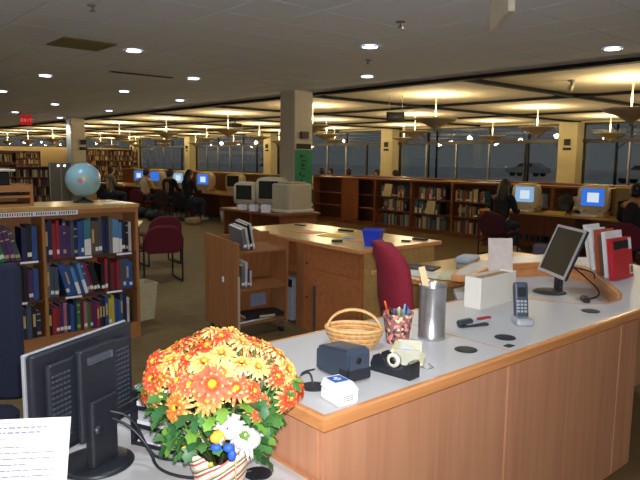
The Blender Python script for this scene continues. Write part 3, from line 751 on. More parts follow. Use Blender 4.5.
# printed sheet in an upright holder, lower left
q = zpt(66, 417, 1.62); q0 = zpt(0, 426, 1.60)
pd = Vector((q.x-q0.x, q.y-q0.y, 0)); pd.normalize()
pa = math.atan2(pd.y, pd.x); sl = math.radians(24)
fb = HD; Lp = (q.z-HD)/math.cos(sl)
sg = thing('sheet_holder', 'white printed notice on a slanted holder beside the black monitor', 'notice', (q.x, q.y, HD), pa)
tanl = (q.z-HD)*math.tan(sl)
Ms = T(0, -tanl, 0) @ Rx(-sl)
MB().box(-.30, .012, -.0015, .0, .0005, Lp, Ms).build('sheet', PAPER, sg)
MB().box(-.30, .012, .0005, .003, .0005, Lp+.0005, Ms).build('back_plate', CLR, sg)
MB().box(-.30, .012, -.05, .02, 0, .002, T(0, -tanl, 0)).build('foot', CLR, sg)
pt = MB(); zz = Lp
def rr(x0, x1, z0, z1, r, n=6):
    return [(x1-r+r*math.cos(a), z1-r+r*math.sin(a)) for a in [PI/2*k/n for k in range(n+1)]] + [(x0+r+r*math.cos(a), z1-r+r*math.sin(a)) for a in [PI/2+PI/2*k/n for k in range(n+1)]] + \
           [(x0+r+r*math.cos(a), z0+r+r*math.sin(a)) for a in [PI+PI/2*k/n for k in range(n+1)]] + [(x1-r+r*math.cos(a), z0+r+r*math.sin(a)) for a in [1.5*PI+PI/2*k/n for k in range(n+1)]]
pts = rr(-.285, -.022, zz-.048, zz-.010, .012)
MB().tube([Ms @ Vector((x, -.002, z)) for x, z in pts], .0007, 5, closed=True).build('heading_outline', INK, sg)
tx = MB(); rnd = random.Random(3)
for z, x1 in ((zz-.024, -.04), (zz-.036, -.06)):
    x = -.275
    while x < x1: w_ = rnd.uniform(.006, .016); tx.box(x, min(x1, x+w_), -.0019, -.0015, z, z+.0045, Ms); x += w_+.004
tx.build('heading_print', mat('mauve_ink', (150, 140, 170), .8), sg)
tx = MB()
for k in range(7):
    z = zz-.07-.014*k; x = -.28; x1 = -.02 if k % 3 else -.09
    while x < x1: w_ = rnd.uniform(.008, .03); tx.box(x, min(x1, x+w_), -.0019, -.0015, z, z+.0022, Ms); x += w_+.003
tx.build('body_print', INK, sg)

# black letter tray
lt = thing('letter_tray', 'black stacked letter tray behind the flowers', 'letter tray', (1.022, 1.915, HD), math.radians(-65.7))
TW, TD, TH = .24, .24, .064
for k in range(3):
    z = .004+k*TH
    MB().box(-TW/2, TW/2, -TD/2, TD/2, z, z+.004).build('shelf', BLACKP, lt)
    MB().box(-TW/2, TW/2, -TD/2-.003, -TD/2+.001, z, z+.014).build('lip', BLACKP, lt)
for sx in (-1, 1):
    MB().box(sx*TW/2-.004, sx*TW/2+.004, -TD/2, -TD/2+.03, 0, TH*3).build('post', BLACKP, lt)
    MB().box(sx*TW/2-.004, sx*TW/2+.004, TD/2-.03, TD/2, 0, TH*3).build('post', BLACKP, lt)
MB().box(-TW/2-.004, TW/2+.004, -TD/2, TD/2, TH*3, TH*3+.006).build('top_shelf', BLACKP, lt)
for k in range(3):
    tag(MB().box(-.108, .108, -.105, .11, 0, .008+.006*k).build('paper_stack', PAPER, None, (1.022, 1.915, HD+.0085+TH*k), math.radians(-65.7)), ('lowest', 'middle', 'upper')[k]+' stack of white paper in the black letter tray', 'paper')
tag(MB().box(-.105, .105, -.11, .11, 0, .012).build('paper_stack', mat('mottled_papers', (176, 176, 182), .8, vary=.4, scale=30), None, (1.018, 1.915, HD+TH*3+.0065), math.radians(-68)), 'mottled papers lying on top of the black letter tray', 'paper')

# ------------------------------------------------------------------ potted chrysanthemums
PC = Vector((.94, 1.53, HD))
pl = thing('potted_chrysanthemum', 'orange and yellow chrysanthemums in a striped paper pot', 'potted flowers', PC)
POT = mat('striped_paper', (230, 224, 210), .6)
nt = POT.node_tree; tc = nt.nodes.new('ShaderNodeTexCoord'); mpn = nt.nodes.new('ShaderNodeMapping'); mpn.inputs['Rotation'].default_value = (.5, .35, .2)
wv = nt.nodes.new('ShaderNodeTexWave'); wv.inputs['Scale'].default_value = 9; wv.inputs['Distortion'].default_value = .6; wv.wave_profile = 'SAW'; wv.bands_direction = 'Z'
nt.links.new(tc.outputs['Object'], mpn.inputs['Vector']); nt.links.new(mpn.outputs['Vector'], wv.inputs['Vector'])
rp = nt.nodes.new('ShaderNodeValToRGB'); rp.color_ramp.interpolation = 'CONSTANT'; rp.color_ramp.elements[0].color = srgb(232, 224, 206)
rp.color_ramp.elements[1].position = .85; rp.color_ramp.elements[1].color = srgb(238, 230, 214)
for pos, c in ((.2, (196, 84, 76)), (.4, (238, 232, 216)), (.55, (96, 124, 84)), (.7, (226, 176, 140))): e_ = rp.color_ramp.elements.new(pos); e_.color = srgb(*c)
nt.links.new(wv.outputs['Fac'], rp.inputs['Fac']); nt.links.new(rp.outputs['Color'], nt.nodes['Principled BSDF'].inputs['Base Color'])
n = 48; vs = []; prof = [(.062, 0), (.068, .01), (.086, .09), (.108, .145), (.103, .144), (.080, .09), (.056, .012)]
for r, z in prof:
    for k in range(n):
        a = 2*PI*k/n; f = 1+.05*math.sin(8*a)*(z/.14)**2; zz = z+.014*math.sin(4*a+1)*(z/.14)**3; vs.append((r*f*math.cos(a), r*f*math.sin(a), zz))
fs = [(i*n+k, i*n+(k+1) % n, (i+1)*n+(k+1) % n, (i+1)*n+k) for i in range(len(prof)-1) for k in range(n)] + [tuple(range(n))[::-1]]
MB().add(vs, fs, True).build('pot_wrap', POT, pl)
MB().lathe([(0, .095), (.078, .098), (.078, .09), (0, .09)], 24).build('soil', mat('dark_soil', (58, 44, 34), .95, vary=.3), pl)
# petals carry their own colour from base to tip
PET = bpy.data.materials.new('petal'); PET.use_nodes = True; nt = PET.node_tree
at = nt.nodes.new('ShaderNodeAttribute'); at.attribute_name = 'Col'; b_ = nt.nodes['Principled BSDF']; nt.links.new(at.outputs['Color'], b_.inputs['Base Color']); b_.inputs['Roughness'].default_value = .6
def bloom_mesh(k, R, cols, rnd):
    vs, fs, cl = [], [], []
    def petal(a, r0, L, w, el, twist):
        b = len(vs); d = Vector((math.cos(a), math.sin(a), 0)); s = Vector((-math.sin(a), math.cos(a), 0)); z = Vector((0, 0, 1))
        for i, t in enumerate((0, .35, .75, 1)):
            e = el - .5*t*t; c = d*(r0+L*t*math.cos(el)) + z*(L*t*math.sin(e)+.004)
            ww = w*(.45, .95, 1, .25)[i]
            vs.append(c-s*ww+z*.002); vs.append(c+s*ww+z*.002)
            q = cols[i]; cl.extend([q, q])
        for i in range(3): fs.append((b+2*i, b+2*i+1, b+2*i+3, b+2*i+2))
    for N, L, el, w in ((14, 1.0, .12, .125), (13, .84, .42, .115), (9, .60, .78, .10)):
        for i in range(N): petal(2*PI*(i+rnd.uniform(-.2, .2))/N, .1*R, L*R*rnd.uniform(.85, 1.05), w*R, el+rnd.uniform(-.12, .12), 0)
    b = len(vs)
    for i in range(8): a = 2*PI*i/8; vs.append(Vector((.16*R*math.cos(a), .16*R*math.sin(a), .22*R))); cl.append(srgb(240, 190, 40))
    vs.append(Vector((0, 0, .30*R))); cl.append(srgb(236, 176, 30))
    for i in range(8): fs.append((b+i, b+(i+1) % 8, b+8))
    me = bpy.data.meshes.new('bloom'); me.from_pydata([tuple(v) for v in vs], [], fs); me.materials.append(PET)
    ca = me.color_attributes.new('Col', 'FLOAT_COLOR', 'POINT')
    for i, c in enumerate(cl): ca.data[i].color = c
    me.update(); return me
rnd = random.Random(11)
RED_ = [srgb(240, 190, 60), srgb(204, 58, 36), srgb(222, 96, 58), srgb(252, 222, 130)]
ORA_ = [srgb(240, 196, 70), srgb(216, 96, 40), srgb(236, 140, 60), srgb(252, 222, 140)]
YEL_ = [srgb(214, 84, 40), srgb(232, 132, 60), srgb(250, 206, 110), srgb(254, 242, 190)]
blooms = [bloom_mesh(k, 1, c, rnd) for k, c in enumerate((RED_, ORA_, YEL_, RED_, RED_, YEL_))]
def place(me, name, p, nrm, s, spin):
    qd = Vector(nrm).to_track_quat('Z', 'Y').to_matrix().to_4x4() @ Rz(spin)
    o = link(name, me, pl, p); o.rotation_euler = qd.to_euler(); o.scale = (s, s, s); return o
# dome of blooms: centre above the pot; the mass is wider than the pot
viewh = Vector((-FW.x, -FW.y, 0)).normalized(); side = Vector((RT.x, RT.y, 0)).normalized()
DC = Vector((.0, .0, .325)) + side*.01; pos = []
tries = 0
while len(pos) < 62 and tries < 6000:
    tries += 1
    z = rnd.uniform(-.12, 1); a = rnd.uniform(0, 2*PI); r = math.sqrt(max(0, 1-z*z))
    d = Vector((r*math.cos(a), r*math.sin(a), z))
    if z < .25 and d.dot(viewh) > .55 and rnd.random() < .75: continue
    p = DC + side*(d.dot(side)*.215) + viewh*(d.dot(viewh)*.165) + Vector((0, 0, d.z*.15+.012*math.sin(5*a)))
    p = DC + (p-DC)*rnd.uniform(.92, 1.04)
    if all((p-q_).length > .046 for q_, _ in pos): pos.append((p, d))
fr_ = DC + viewh*.17 + Vector((0, 0, .065)); pos.append((fr_, viewh+Vector((0, 0, .35))))
STM_ = mat('stem_green', (84, 116, 58), .6)
for i, (p, d) in enumerate(pos):
    big = i == len(pos)-1
    place(blooms[0 if big else rnd.randrange(6)], 'bloom', p, d+Vector((rnd.uniform(-.4, .4), rnd.uniform(-.4, .4), .25)), .062 if big else rnd.uniform(.036, .052), rnd.uniform(0, 6))
    if i % 2 == 0: MB().tube([(d.x*.03, d.y*.03, .095), (p.x*.6, p.y*.6, .22), p-d*.01], .0028, 5).build('stem', STM_, pl)
# buds
BUD = MB().ball((0, 0, .5), .5, .5, .6, 10, 6).mesh('bud', mat('yellow_bud', (216, 190, 60), .6))
for a, h, r in ((.3, .2, .15), (1.2, .17, .15), (-.5, .19, .15), (-1.2, .16, .15), (.0, .15, .14), (2.2, .24, .17)):
    dd = viewh*math.cos(a)+side*math.sin(a); place(BUD, 'bud', dd*r+Vector((0, 0, h)), dd+Vector((0, 0, .5)), .014, 0)
# lobed leaves
LF = [mat('mid_green_leaf', (74, 124, 62), .5, vary=.2, scale=30), mat('deep_green_leaf', (48, 96, 50), .5, vary=.2, scale=30), mat('fresh_green_leaf', (112, 156, 60), .5, vary=.15, scale=30)]
def leaf_mesh(mt):
    half = [(0, 0), (.10, .05), (.22, .10), (.30, .30), (.36, .16), (.48, .20), (.58, .36), (.64, .18), (.76, .20), (.84, .22), (.90, .10), (1, 0)]
    vs = []; fs = []
    for x, y in half: vs.append((x, 0, .10*math.sin(x*PI)-.12*x*x)); 
    for x, y in half: vs.append((x, y, .10*math.sin(x*PI)-.12*x*x+.18*y))
    for x, y in half: vs.append((x, -y, .10*math.sin(x*PI)-.12*x*x+.18*y))
    n = len(half)
    for i in range(n-1): fs.append((i, i+1, n+i+1, n+i)); fs.append((i, 2*n+i, 2*n+i+1, i+1))
    return MB().add(vs, fs, True).mesh('leaf', mt)
leaves = [leaf_mesh(m_) for m_ in LF]
for i in range(230):
    a = rnd.uniform(0, 2*PI); z = rnd.uniform(.10, .34); 
    rr_ = rnd.uniform(.06, .105)+max(0, (z-.1))*.38
    d = Vector((math.cos(a), math.sin(a), 0)); p = Vector((d.x*rr_, d.y*rr_, z))
    if d.dot(viewh) > .5 and z < .2: continue
    o = link('leaf', leaves[rnd.choice((0, 0, 1, 1, 2))], pl, p); s = rnd.uniform(.045, .08); o.scale = (s, s, s)
    o.rotation_euler = (rnd.uniform(-.5, .5), rnd.uniform(-.3, .9), a+rnd.uniform(-.5, .5))
for i in range(14):         # leaves drooping over the pot rim on the counter side
    a = math.atan2(side.y, side.x)+rnd.uniform(-.6, .7); z = rnd.uniform(.12, .26)
    o = link('leaf', leaves[i % 2], pl, (.1*math.cos(a), .1*math.sin(a), z)); s = rnd.uniform(.07, .10); o.scale = (s, s, s); o.rotation_euler = (rnd.uniform(-.4, .4), rnd.uniform(.2, .9), a)
# little white bird pick among the leaves
bp_ = PC + viewh*.150 + side*.055 + Vector((0, 0, .235))
bd = thing('bird_pick', 'small shaggy white bird ornament with yellow beak and blue bow among the flowers', 'ornament', bp_, math.atan2(viewh.y, viewh.x)); bd.scale = (1.2, 1.2, 1.2)
FE = mat('white_feather', (222, 218, 212), .8, vary=.1, scale=90)
MB().ball((0, 0, .02), .026, .030, .026).build('head', FE, bd); MB().ball((-.01, .035, -.01), .026, .034, .026).build('body', FE, bd)
f = MB()
for i in range(60):
    d = Vector((rnd.gauss(0, 1), rnd.gauss(0, 1), rnd.gauss(.2, 1))).normalized()
    c = Vector((0, 0, .02)) if i % 2 else Vector((-.01, .036, -.01))
    f.tube([c+d*.02, c+d*.034+Vector((0, 0, -.002)), c+d*.042+Vector((0, 0, -.008))], [.006, .004, .0006], 5)
f.build('plumage', FE, bd)
MB().lathe([(.0, 0), (.016, .003), (.014, .02), (.006, .03), (0, .031)], 14, T(.012, -.016, .008) @ Rz(-.9) @ Ry(PI/2) ).build('beak', mat('corn_yellow', (240, 178, 60), .5), bd)
MB().ball((.023, -.002, .031), .004).build('eye', BLACKM, bd)
bl = mat('bow_blue', (44, 92, 200), .6)
for s in (-1, 1): MB().ball((.018, s*.014-.016, -.018), .010, .013, .010).build('bow', bl, bd)
MB().ball((.02, .006, -.034), .010, .010, .014).build('bow_tail', bl, bd)
MB().cyl((-.008, .01, -.12), (-.008, .01, -.01), .002, None, 6).build('pick', W_LIGHT, bd)
# ------------------------------------------------------------------ books
COLS = {'navy': (38, 46, 92), 'red': (186, 44, 48), 'purple': (92, 52, 116), 'slate': (82, 92, 112), 'blue': (52, 96, 168), 'teal': (74, 146, 160), 'brown': (112, 92, 74),
        'light blue': (104, 164, 212), 'white': (222, 220, 222), 'green': (40, 140, 72), 'black': (30, 30, 34), 'crimson': (158, 34, 54), 'maroon': (104, 36, 46), 'grey': (124, 124, 124),
        'pink': (196, 120, 140), 'yellow': (222, 200, 60), 'tan': (172, 146, 108), 'olive': (110, 110, 70), 'cream': (214, 200, 166), 'orange': (202, 112, 54)}
BANDC = mat('spine_label_white', (224, 222, 214), .7); BANDG = mat('spine_gilt', (190, 166, 110), .5)
PG = mat('book_pages', (226, 214, 190), .85)
BOOKM = {}
def book_mesh(c, style):
    if (c, style) in BOOKM: return BOOKM[c, style]
    b = MB()
    b.box(0, .10, 0, 1, 0, 1); b.box(.90, 1, 0, 1, 0, 1); b.box(.10, .90, 0, .03, 0, 1)     # boards and spine
    b.m = 1; b.box(.101, .899, .031, .97, .02, .98); b.m = 2
    if style == 1: b.box(.05, .95, -.004, 0, .10, .22)
    elif style == 2: b.box(.2, .8, -.004, 0, .35, .75)
    elif style == 3: b.box(.05, .95, -.004, 0, .10, .20); b.box(.1, .9, -.004, 0, .62, .66); b.box(.1, .9, -.004, 0, .86, .90)
    elif style == 4: b.box(.0, 1, -.004, 0, .0, .45)
    me = b.mesh('book', [mat('cover_'+c.replace(' ', '_'), tuple(int(v*.84) for v in COLS[c]), .5, vary=.12, scale=3), PG, BANDC if style in (1, 4) else BANDG]); BOOKM[c, style] = me; return me
def shelve(row, x0, y0, z0, maxw, place, group, wr=(.022, .04), hr=(.22, .30), dp=.17, axis='X', rnd=random.Random(5), lean_at=()):
    """stand books side by side from x0; axis X: spines face -Y; axis Y: spines face -X"""
    s = 0
    for k, c in enumerate(row):
        w_ = rnd.uniform(*wr); h_ = rnd.uniform(*hr); ln = .26 if k in lean_at else 0.0
        wl = w_*math.cos(ln)+h_*math.sin(ln) if ln and (k == 0 or k-1 not in lean_at) else w_/max(.3, math.cos(ln))
        if s + wl > maxw: break
        me = book_mesh(c, rnd.choice((0, 0, 0, 1, 1, 2, 3)) if c not in ('light blue', 'teal') else 4)
        o = bpy.data.objects.new('book', me); C.objects.link(o); o.scale = (w_, dp, h_)
        off = s + (wl - w_/max(.3, math.cos(ln)) if ln else 0)
        # lean: tip towards lower s, pivot at the lower corner
        if axis == 'X': o.location = (x0+off, y0+rnd.uniform(0, .012), z0); o.rotation_euler = (0, -ln, 0)
        else: o.location = (x0+rnd.uniform(0, .012), y0-off, z0); o.rotation_euler = Matrix.Rotation(-PI/2, 3, 'Z').to_euler() if not ln else (Matrix.Rotation(-PI/2, 3, 'Z') @ Matrix.Rotation(-ln, 3, 'Y')).to_euler()
        tag(o, '%s-covered book %s' % (c, place), 'book', group)
        s += wl + .0015
    return s

# ------------------------------------------------------------------ low bookcase under the globe
BX0, BX1, BY0, BY1, BH = .82, 2.46, 5.36, 5.98, 1.235
BXM = 1.625
bc = thing('low_bookcase', 'low double-sided wooden bookcase carrying the globe, shelves full of books', 'bookcase', (0, 0, 0))
for x in (BX0, BXM, BX1-.025): MB().box(x, x+.025, BY0, BY1, 0, BH-.03).build('upright', W_UPR, bc, bevel=.003)
MB().box(BX0-.01, BX1+.01, BY0-.01, BY1+.01, BH-.03, BH).build('top', W_TOP, bc, bevel=.003)
MB().box(BX0+.025, BX1-.025, BY0+.29, BY0+.31, .06, BH-.03).build('back_panel', W_SHELF, bc)
MB().box(BX0+.025, BXM, BY0+.012, BY1-.012, 0, .14).build('plinth', W_SHELF, bc); MB().box(BXM+.025, BX1-.025, BY0+.012, BY1-.012, 0, .14).build('plinth', W_SHELF, bc)
MB().box(BX0+.025, BXM, BY0, BY0+.02, BH-.075, BH-.03).build('header_rail', W_SHELF, bc); MB().box(BXM+.025, BX1-.025, BY0, BY0+.02, BH-.075, BH-.03).build('header_rail', W_SHELF, bc)
LEV = (.145, .465, .80)
for a, b in ((BX0+.025, BXM), (BXM+.025, BX1-.025)):
    for z in LEV[1:]:
        sf = MB().box(a, b, BY0+.004, BY0+.29, z-.022, z-.001).build('shelf', W_DARK, bc)
        for k in range(2):
            x = a+.14+.36*k+.1*(z > .6); MB().box(x, x+.14, BY0+.001, BY0+.0035, z-.020, z-.003).build('shelf_label', PAPER, sf)
# label strip along the header
ls = MB().box(1.28, 1.92, BY0-.0025, BY0-.0005, BH-.072, BH-.034).build('header_label', PAPER, bc)
for k in range(34):
    x = 1.29+.0182*k
    if k in (15, 25): continue
    MB().box(x, x+.0095, BY0-.0032, BY0-.0026, BH-.065+.004*(k % 2), BH-.041).build('label_print', mat('label_red', (180, 60, 70), .7) if 5 <= k <= 9 else mat('label_grey', (90, 90, 96), .7), ls)
R1 = ['navy', 'navy', 'red', 'red', 'purple', 'purple', 'purple', 'slate', 'navy', 'blue', 'blue', 'teal', 'teal', 'brown', 'brown', 'slate', 'navy', 'navy', 'grey', 'light blue', 'light blue', 'light blue', 'navy', 'black', 'white', 'black', 'brown', 'navy']
R2 = ['grey', 'slate', 'slate', 'blue', 'blue', 'blue', 'light blue', 'blue', 'light blue', 'blue', 'crimson', 'black', 'black', 'black', 'red', 'black', 'crimson', 'maroon', 'red', 'slate', 'slate', 'blue', 'blue', 'red', 'crimson', 'maroon']
R3 = ['black', 'red', 'crimson', 'purple', 'pink', 'navy', 'blue', 'navy', 'green', 'maroon', 'pink', 'green', 'crimson', 'purple', 'red', 'navy', 'black', 'blue', 'yellow', 'yellow', 'blue', 'blue', 'slate', 'navy', 'white', 'black']
PLC = 'on the %s shelf of the low bookcase, bay nearer the beige bin'
PLL = 'on the %s shelf of the low bookcase, bay under the wooden stand'
r_ = random.Random(21)
shelve(R1, BXM+.03, BY0+.03, LEV[2]+.0005, .775, PLC % 'top', 'top-shelf books of the low bookcase', (.023, .033), (.26, .32), rnd=r_)
shelve(R2, BXM+.03, BY0+.03, LEV[1]+.0005, .775, PLC % 'middle', 'middle-shelf books of the low bookcase', (.023, .032), (.24, .29), rnd=r_, lean_at=(3, 4, 5, 6, 7, 8, 9, 10, 11, 12))
shelve(R3, BXM+.03, BY0+.03, LEV[0]+.0005, .775, PLC % 'bottom', 'bottom-shelf books of the low bookcase', (.022, .032), (.21, .28), rnd=r_)
L1 = ['navy', 'grey', 'slate', 'black', 'navy', 'slate', 'grey', 'black', 'grey', 'grey', 'white', 'green', 'purple', 'purple', 'slate', 'navy', 'black', 'blue', 'blue', 'navy', 'navy', 'blue', 'blue']
L2 = ['black', 'navy', 'slate', 'black', 'black', 'purple', 'black', 'white', 'white', 'black', 'brown', 'black', 'olive', 'black', 'black', 'black', 'purple', 'blue', 'purple', 'navy']
L3 = ['navy', 'black', 'slate', 'black', 'brown', 'black', 'black', 'black', 'black', 'black', 'black', 'navy', 'purple', 'navy', 'black', 'blue', 'navy', 'slate', 'black', 'navy', 'black', 'blue']
shelve(L1, BX0+.03, BY0+.03, LEV[2]+.0005, .765, PLL % 'top', 'top-shelf books under the stand', (.03, .042), (.26, .32), rnd=r_, lean_at=(11, 12, 13, 14))
shelve(L2, BX0+.03, BY0+.03, LEV[1]+.0005, .765, PLL % 'middle', 'middle-shelf books under the stand', (.03, .042), (.24, .29), rnd=r_, lean_at=(7, 8, 9, 10, 11))
shelve(L3, BX0+.03, BY0+.03, LEV[0]+.0005, .765, PLL % 'bottom', 'bottom-shelf books under the stand', (.03, .042), (.21, .28), rnd=r_)

# globe
GX, GY = 2.115, 5.74
gl = thing('globe', 'pale blue desk globe on a dark stand atop the low bookcase', 'globe', (GX, GY, BH))
GM = mat('ocean_blue', (138, 178, 190), .3, vary=.03)
nt = GM.node_tree; gn = nt.nodes.new('ShaderNodeTexNoise'); gn.inputs['Scale'].default_value = 9; gn.inputs['Detail'].default_value = 3
gt = nt.nodes.new('ShaderNodeTexCoord'); nt.links.new(gt.outputs['Object'], gn.inputs['Vector'])
gr = nt.nodes.new('ShaderNodeValToRGB'); gr.color_ramp.interpolation = 'CONSTANT'; gr.color_ramp.elements[0].color = srgb(140, 180, 192); gr.color_ramp.elements[1].position = .6; gr.color_ramp.elements[1].color = srgb(166, 184, 170)
e_ = gr.color_ramp.elements.new(.66); e_.color = srgb(178, 184, 150); e_ = gr.color_ramp.elements.new(.7); e_.color = srgb(160, 182, 160)
nt.links.new(gn.outputs['Fac'], gr.inputs['Fac']); nt.links.new(gr.outputs['Color'], nt.nodes['Principled BSDF'].inputs['Base Color'])
gz = .205
MB().ball((0, 0, gz), .155, None, None, 40, 24).build('sphere', GM, gl)
MB().lathe([(0, 0), (.09, 0), (.09, .012), (.03, .03), (.014, .04), (.012, .05), (0, .05)], 24).build('stand', BLACKP, gl)
gd = (EYE-Vector((GX, GY, BH+gz))).normalized()
# a red land patch on the side facing the counter, slightly proud of the sphere
def sphere_patch(cdir, pts, R):
    q_ = cdir.to_track_quat('Z', 'Y').to_matrix(); vs = []; n = len(pts)
    for s in (0, .5, 1):
        for x, y in pts: vs.append(Vector((0, 0, gz)) + (q_ @ Vector((x*s, y*s, math.sqrt(1-(x*s)**2-(y*s)**2))))*R)
    return MB().add(vs, [(0, 0+n+i, n+(i+1) % n) for i in range(0)] + [(k*n+i, k*n+(i+1) % n, (k+1)*n+(i+1) % n, (k+1)*n+i) for k in (1,) for i in range(n)] + [tuple(range(n, 2*n))], True)
sphere_patch((gd+RT*-.16-UP*.06).normalized(), [(.16, .05), (.05, .16), (-.14, .12), (-.2, .02), (-.08, -.06), (.0, -.17), (.12, -.08)], .1562).build('red_country', mat('map_red', (206, 110, 110), .4), gl)
mr = [(.166*math.cos(a), 0, gz+.166*math.sin(a)) for a in [-PI/2+PI*k/20 for k in range(21)]]
MB().tube([Rz(.9) @ Vector(p) for p in mr], .005, 6).build('meridian', CHROME, gl)
tag(MB().box(-.09, .09, -.06, .06, 0, .004).build('paper_sheet', PAPER, None, (2.31, 5.52, BH+.0005), .3), 'loose papers by the globe foot on the low bookcase', 'paper')

# wooden display stand at the left, on the bookcase top
ds = thing('display_stand', 'small wooden display stand with open slots on the low bookcase', 'stand', (1.19, 5.72, BH))
MB().box(.40, .425, -.2, .2, 0, .18).build('side', W_UPR, ds); MB().box(-.4, -.375, -.2, .2, 0, .18).build('side', W_UPR, ds)
for z in (.0, .07, .155): MB().box(-.375, .40, -.2, .2, z, z+.02).build('shelf', W_SHELF, ds)
MB().box(-.375, .40, -.2, -.185, .12, .155).build('front_rail', W_SHELF, ds); MB().box(-.375, .40, .18, .2, .02, .155).build('back', W_SHELF, ds)
tag(MB().box(-.33, .33, -.15, .12, 0, .025).build('dark_binder', BLACKM, None, (1.19, 5.72, BH+.0905)), 'flat black binder inside the display stand', 'binder')
cp = thing('copier', 'black table copier with pale lid on the display stand', 'copier', (1.12, 5.72, BH+.1755))
MB().rbox(-.33, .33, -.17, .17, 0, .11, .02).build('body', BLACKM, cp); MB().rbox(-.37, .37, -.2, .2, .11, .13, .012).build('lid', mat('pale_lid', (186, 184, 168), .5), cp)

# ------------------------------------------------------------------ waste bin
q = atz(147, 321, 0)
wb_ = thing('waste_bin', 'beige plastic waste bin beside the low bookcase', 'waste bin', (2.745, 5.97, 0), .1); wb_.scale = (.86, .86, 1)
BN = mat('bin_beige', (186, 174, 140), .6)
def taper(b0, b1, z0, z1): return [(-b0, -b0, z0), (b0, -b0, z0), (b0, b0, z0), (-b0, b0, z0), (-b1, -b1, z1), (b1, -b1, z1), (b1, b1, z1), (-b1, b1, z1)]
b = MB(); b.add(taper(.11, .145, 0, .38), [(0, 3, 2, 1), (0, 1, 5, 4), (1, 2, 6, 5), (2, 3, 7, 6), (3, 0, 4, 7)]); b.add(taper(.104, .138, .008, .38), [(0, 1, 2, 3), (0, 4, 5, 1), (1, 5, 6, 2), (2, 6, 7, 3), (3, 7, 4, 0)])
b.build('bin', BN, wb_); band([(-.15, -.15), (.15, -.15), (.15, .15), (-.15, .15)], [(0, .365), (0, .385), (.013, .385), (.013, .365)]).build('rim', BN, wb_)

# ------------------------------------------------------------------ burgundy chairs with sled frames
def sled_chair(label, loc, rz, fab, group=None, sz=.49):
    t = thing('reading_chair', label, 'chair', loc, rz, group)
    MB().rbox(-.22, .24, -.235, .235, sz-.07, sz, .05).build('seat', fab, t, bevel=0)
    # rounded back, leaning: local -x is the back
    pts = [(.235*math.sin(a)*(1.0), .44*(1-math.cos(a))/2) for a in [PI*k/12 for k in range(1, 12)]]
    poly = [(-.21, 0), (.21, 0), (.25, .1), (.25, .24), (.20, .33), (.1, .375), (-.1, .375), (-.20, .33), (-.25, .24), (-.25, .1)]
    Mb = T(-.235, 0, .40) @ Ry(math.radians(-12)) @ Matrix(((0, 0, 1, 0), (1, 0, 0, 0), (0, 1, 0, 0), (0, 0, 0, 1)))
    MB().prism(poly, -.03, .03, Mb).build('backrest', fab, t, bevel=.015)
    for s in (-1, 1):
        y = s*.255
        MB().tube(smooth([(-.28, y, .60), (-.25, y, .45), (-.245, y, .30), (-.25, y, .05), (-.24, y, .014), (-.2, y, .014), (.2, y, .014), (.24, y, .014), (.245, y, .06), (.23, y, .40), (.22, y, .43), (.15, y, .43)], 1), .013, 8).build('leg', BLACKM, t)
        MB().tube([(-.2, y, .25), (.21, y, .25)], .009, 6).build('side_rail', BLACKM, t)
    MB().tube([(.0, -.255, sz-.082), (.0, .255, sz-.082)], .012, 6).build('stretcher', BLACKM, t)
    return t
ch1 = sled_chair('burgundy reading chair with black sled legs beside the beige bin', (3.84, 7.76, 0), math.radians(78), BURGD)
dup(ch1, (4.46, 9.0, 0), math.radians(85), 'burgundy reading chair tucked behind another, farther from the bin')
tb = thing('reading_table', 'pale wood reading table beside the burgundy chairs', 'table', (3.35, 8.35, 0), math.radians(-30))
MB().rbox(-.45, .45, -.6, .6, .70, .73, .03).build('tabletop', W_TOP, tb)
for sx in (-.38, .38):
    for sy in (-.52, .52): MB().cyl((sx, sy, 0), (sx, sy, .70), .025, None, 10).build('leg', BLACKM, tb)

# ------------------------------------------------------------------ book cart
ca = thing('book_cart', 'wooden book cart with sloped shelves beside the service desk', 'book cart', (3.05, 4.62, 0), 0)
def side_poly(x0, x1): # profile in (y,z)
    return [(0.03, .09), (.56, .09), (.56, .93), (.10, .90), (.0, .86)]
MQ = lambda x: Matrix(((0, 0, 1, x), (1, 0, 0, 0), (0, 1, 0, 0), (0, 0, 0, 1)))
for x in (0, .555):
    MB().prism([(.03, .09), (.58, .09), (.58, .95), (.02, .90)], 0, .025, MQ(x)).build('end_panel', W_CART, ca, bevel=.003)
    if not x: MB().box(x+.002, x+.024, .012, .02, .10, .60).build('edge_strip', mat('pale_edge', (176, 160, 138), .6), ca)
def slope(z, bh):
    M = T(0, 0, z) @ Rx(math.radians(10))
    s_ = MB().box(.025, .555, .04, .34, 0, .02, M).build('shelf', W_CART, ca)
    MB().box(.025, .555, .32, .34, .02, bh, M).build('shelf_back', W_CART, ca)
    return s_
slope(.785, .11); slope(.44, .27); sb_ = slope(.125, .25)
MB().tube([(.025, .045, .165), (.555, .045, .165)], .010, 8).build('front_rail', SILVER, sb_)
for x in (.04, .54):
    for y in (.08, .52):
        MB().cyl((x-.012, y, .03), (x+.012, y, .03), .03, None, 14).build('caster', BLACKM, ca); MB().box(x-.016, x+.016, y-.012, y+.012, .045, .092).build('caster_fork', CHROME, ca)
MB().box(-.003, -.0005, .24, .27, .52, .57).build('panel_sticker', PAPER, ca)
def cart_books(items, x0, z):
    x = x0
    for w_, h_, c, ln, lb in items:
        o = link('book', book_mesh(c, 1), None, (x, 4.62+.075, z), 0, rot=(math.radians(10), -ln, 0)); o.scale = (w_, .2, h_); tag(o, lb, 'book'); x += w_/math.cos(ln)+.004
cart_books([(.04, .20, 'grey', .30, 'grey book leaning on the cart top shelf'), (.022, .21, 'white', .30, 'white book leaning on the cart top shelf'), (.024, .24, 'black', .30, 'tall black book leaning on the cart top shelf'), (.02, .25, 'white', .30, 'tall white book ending the cart top row')], 3.16, .828)
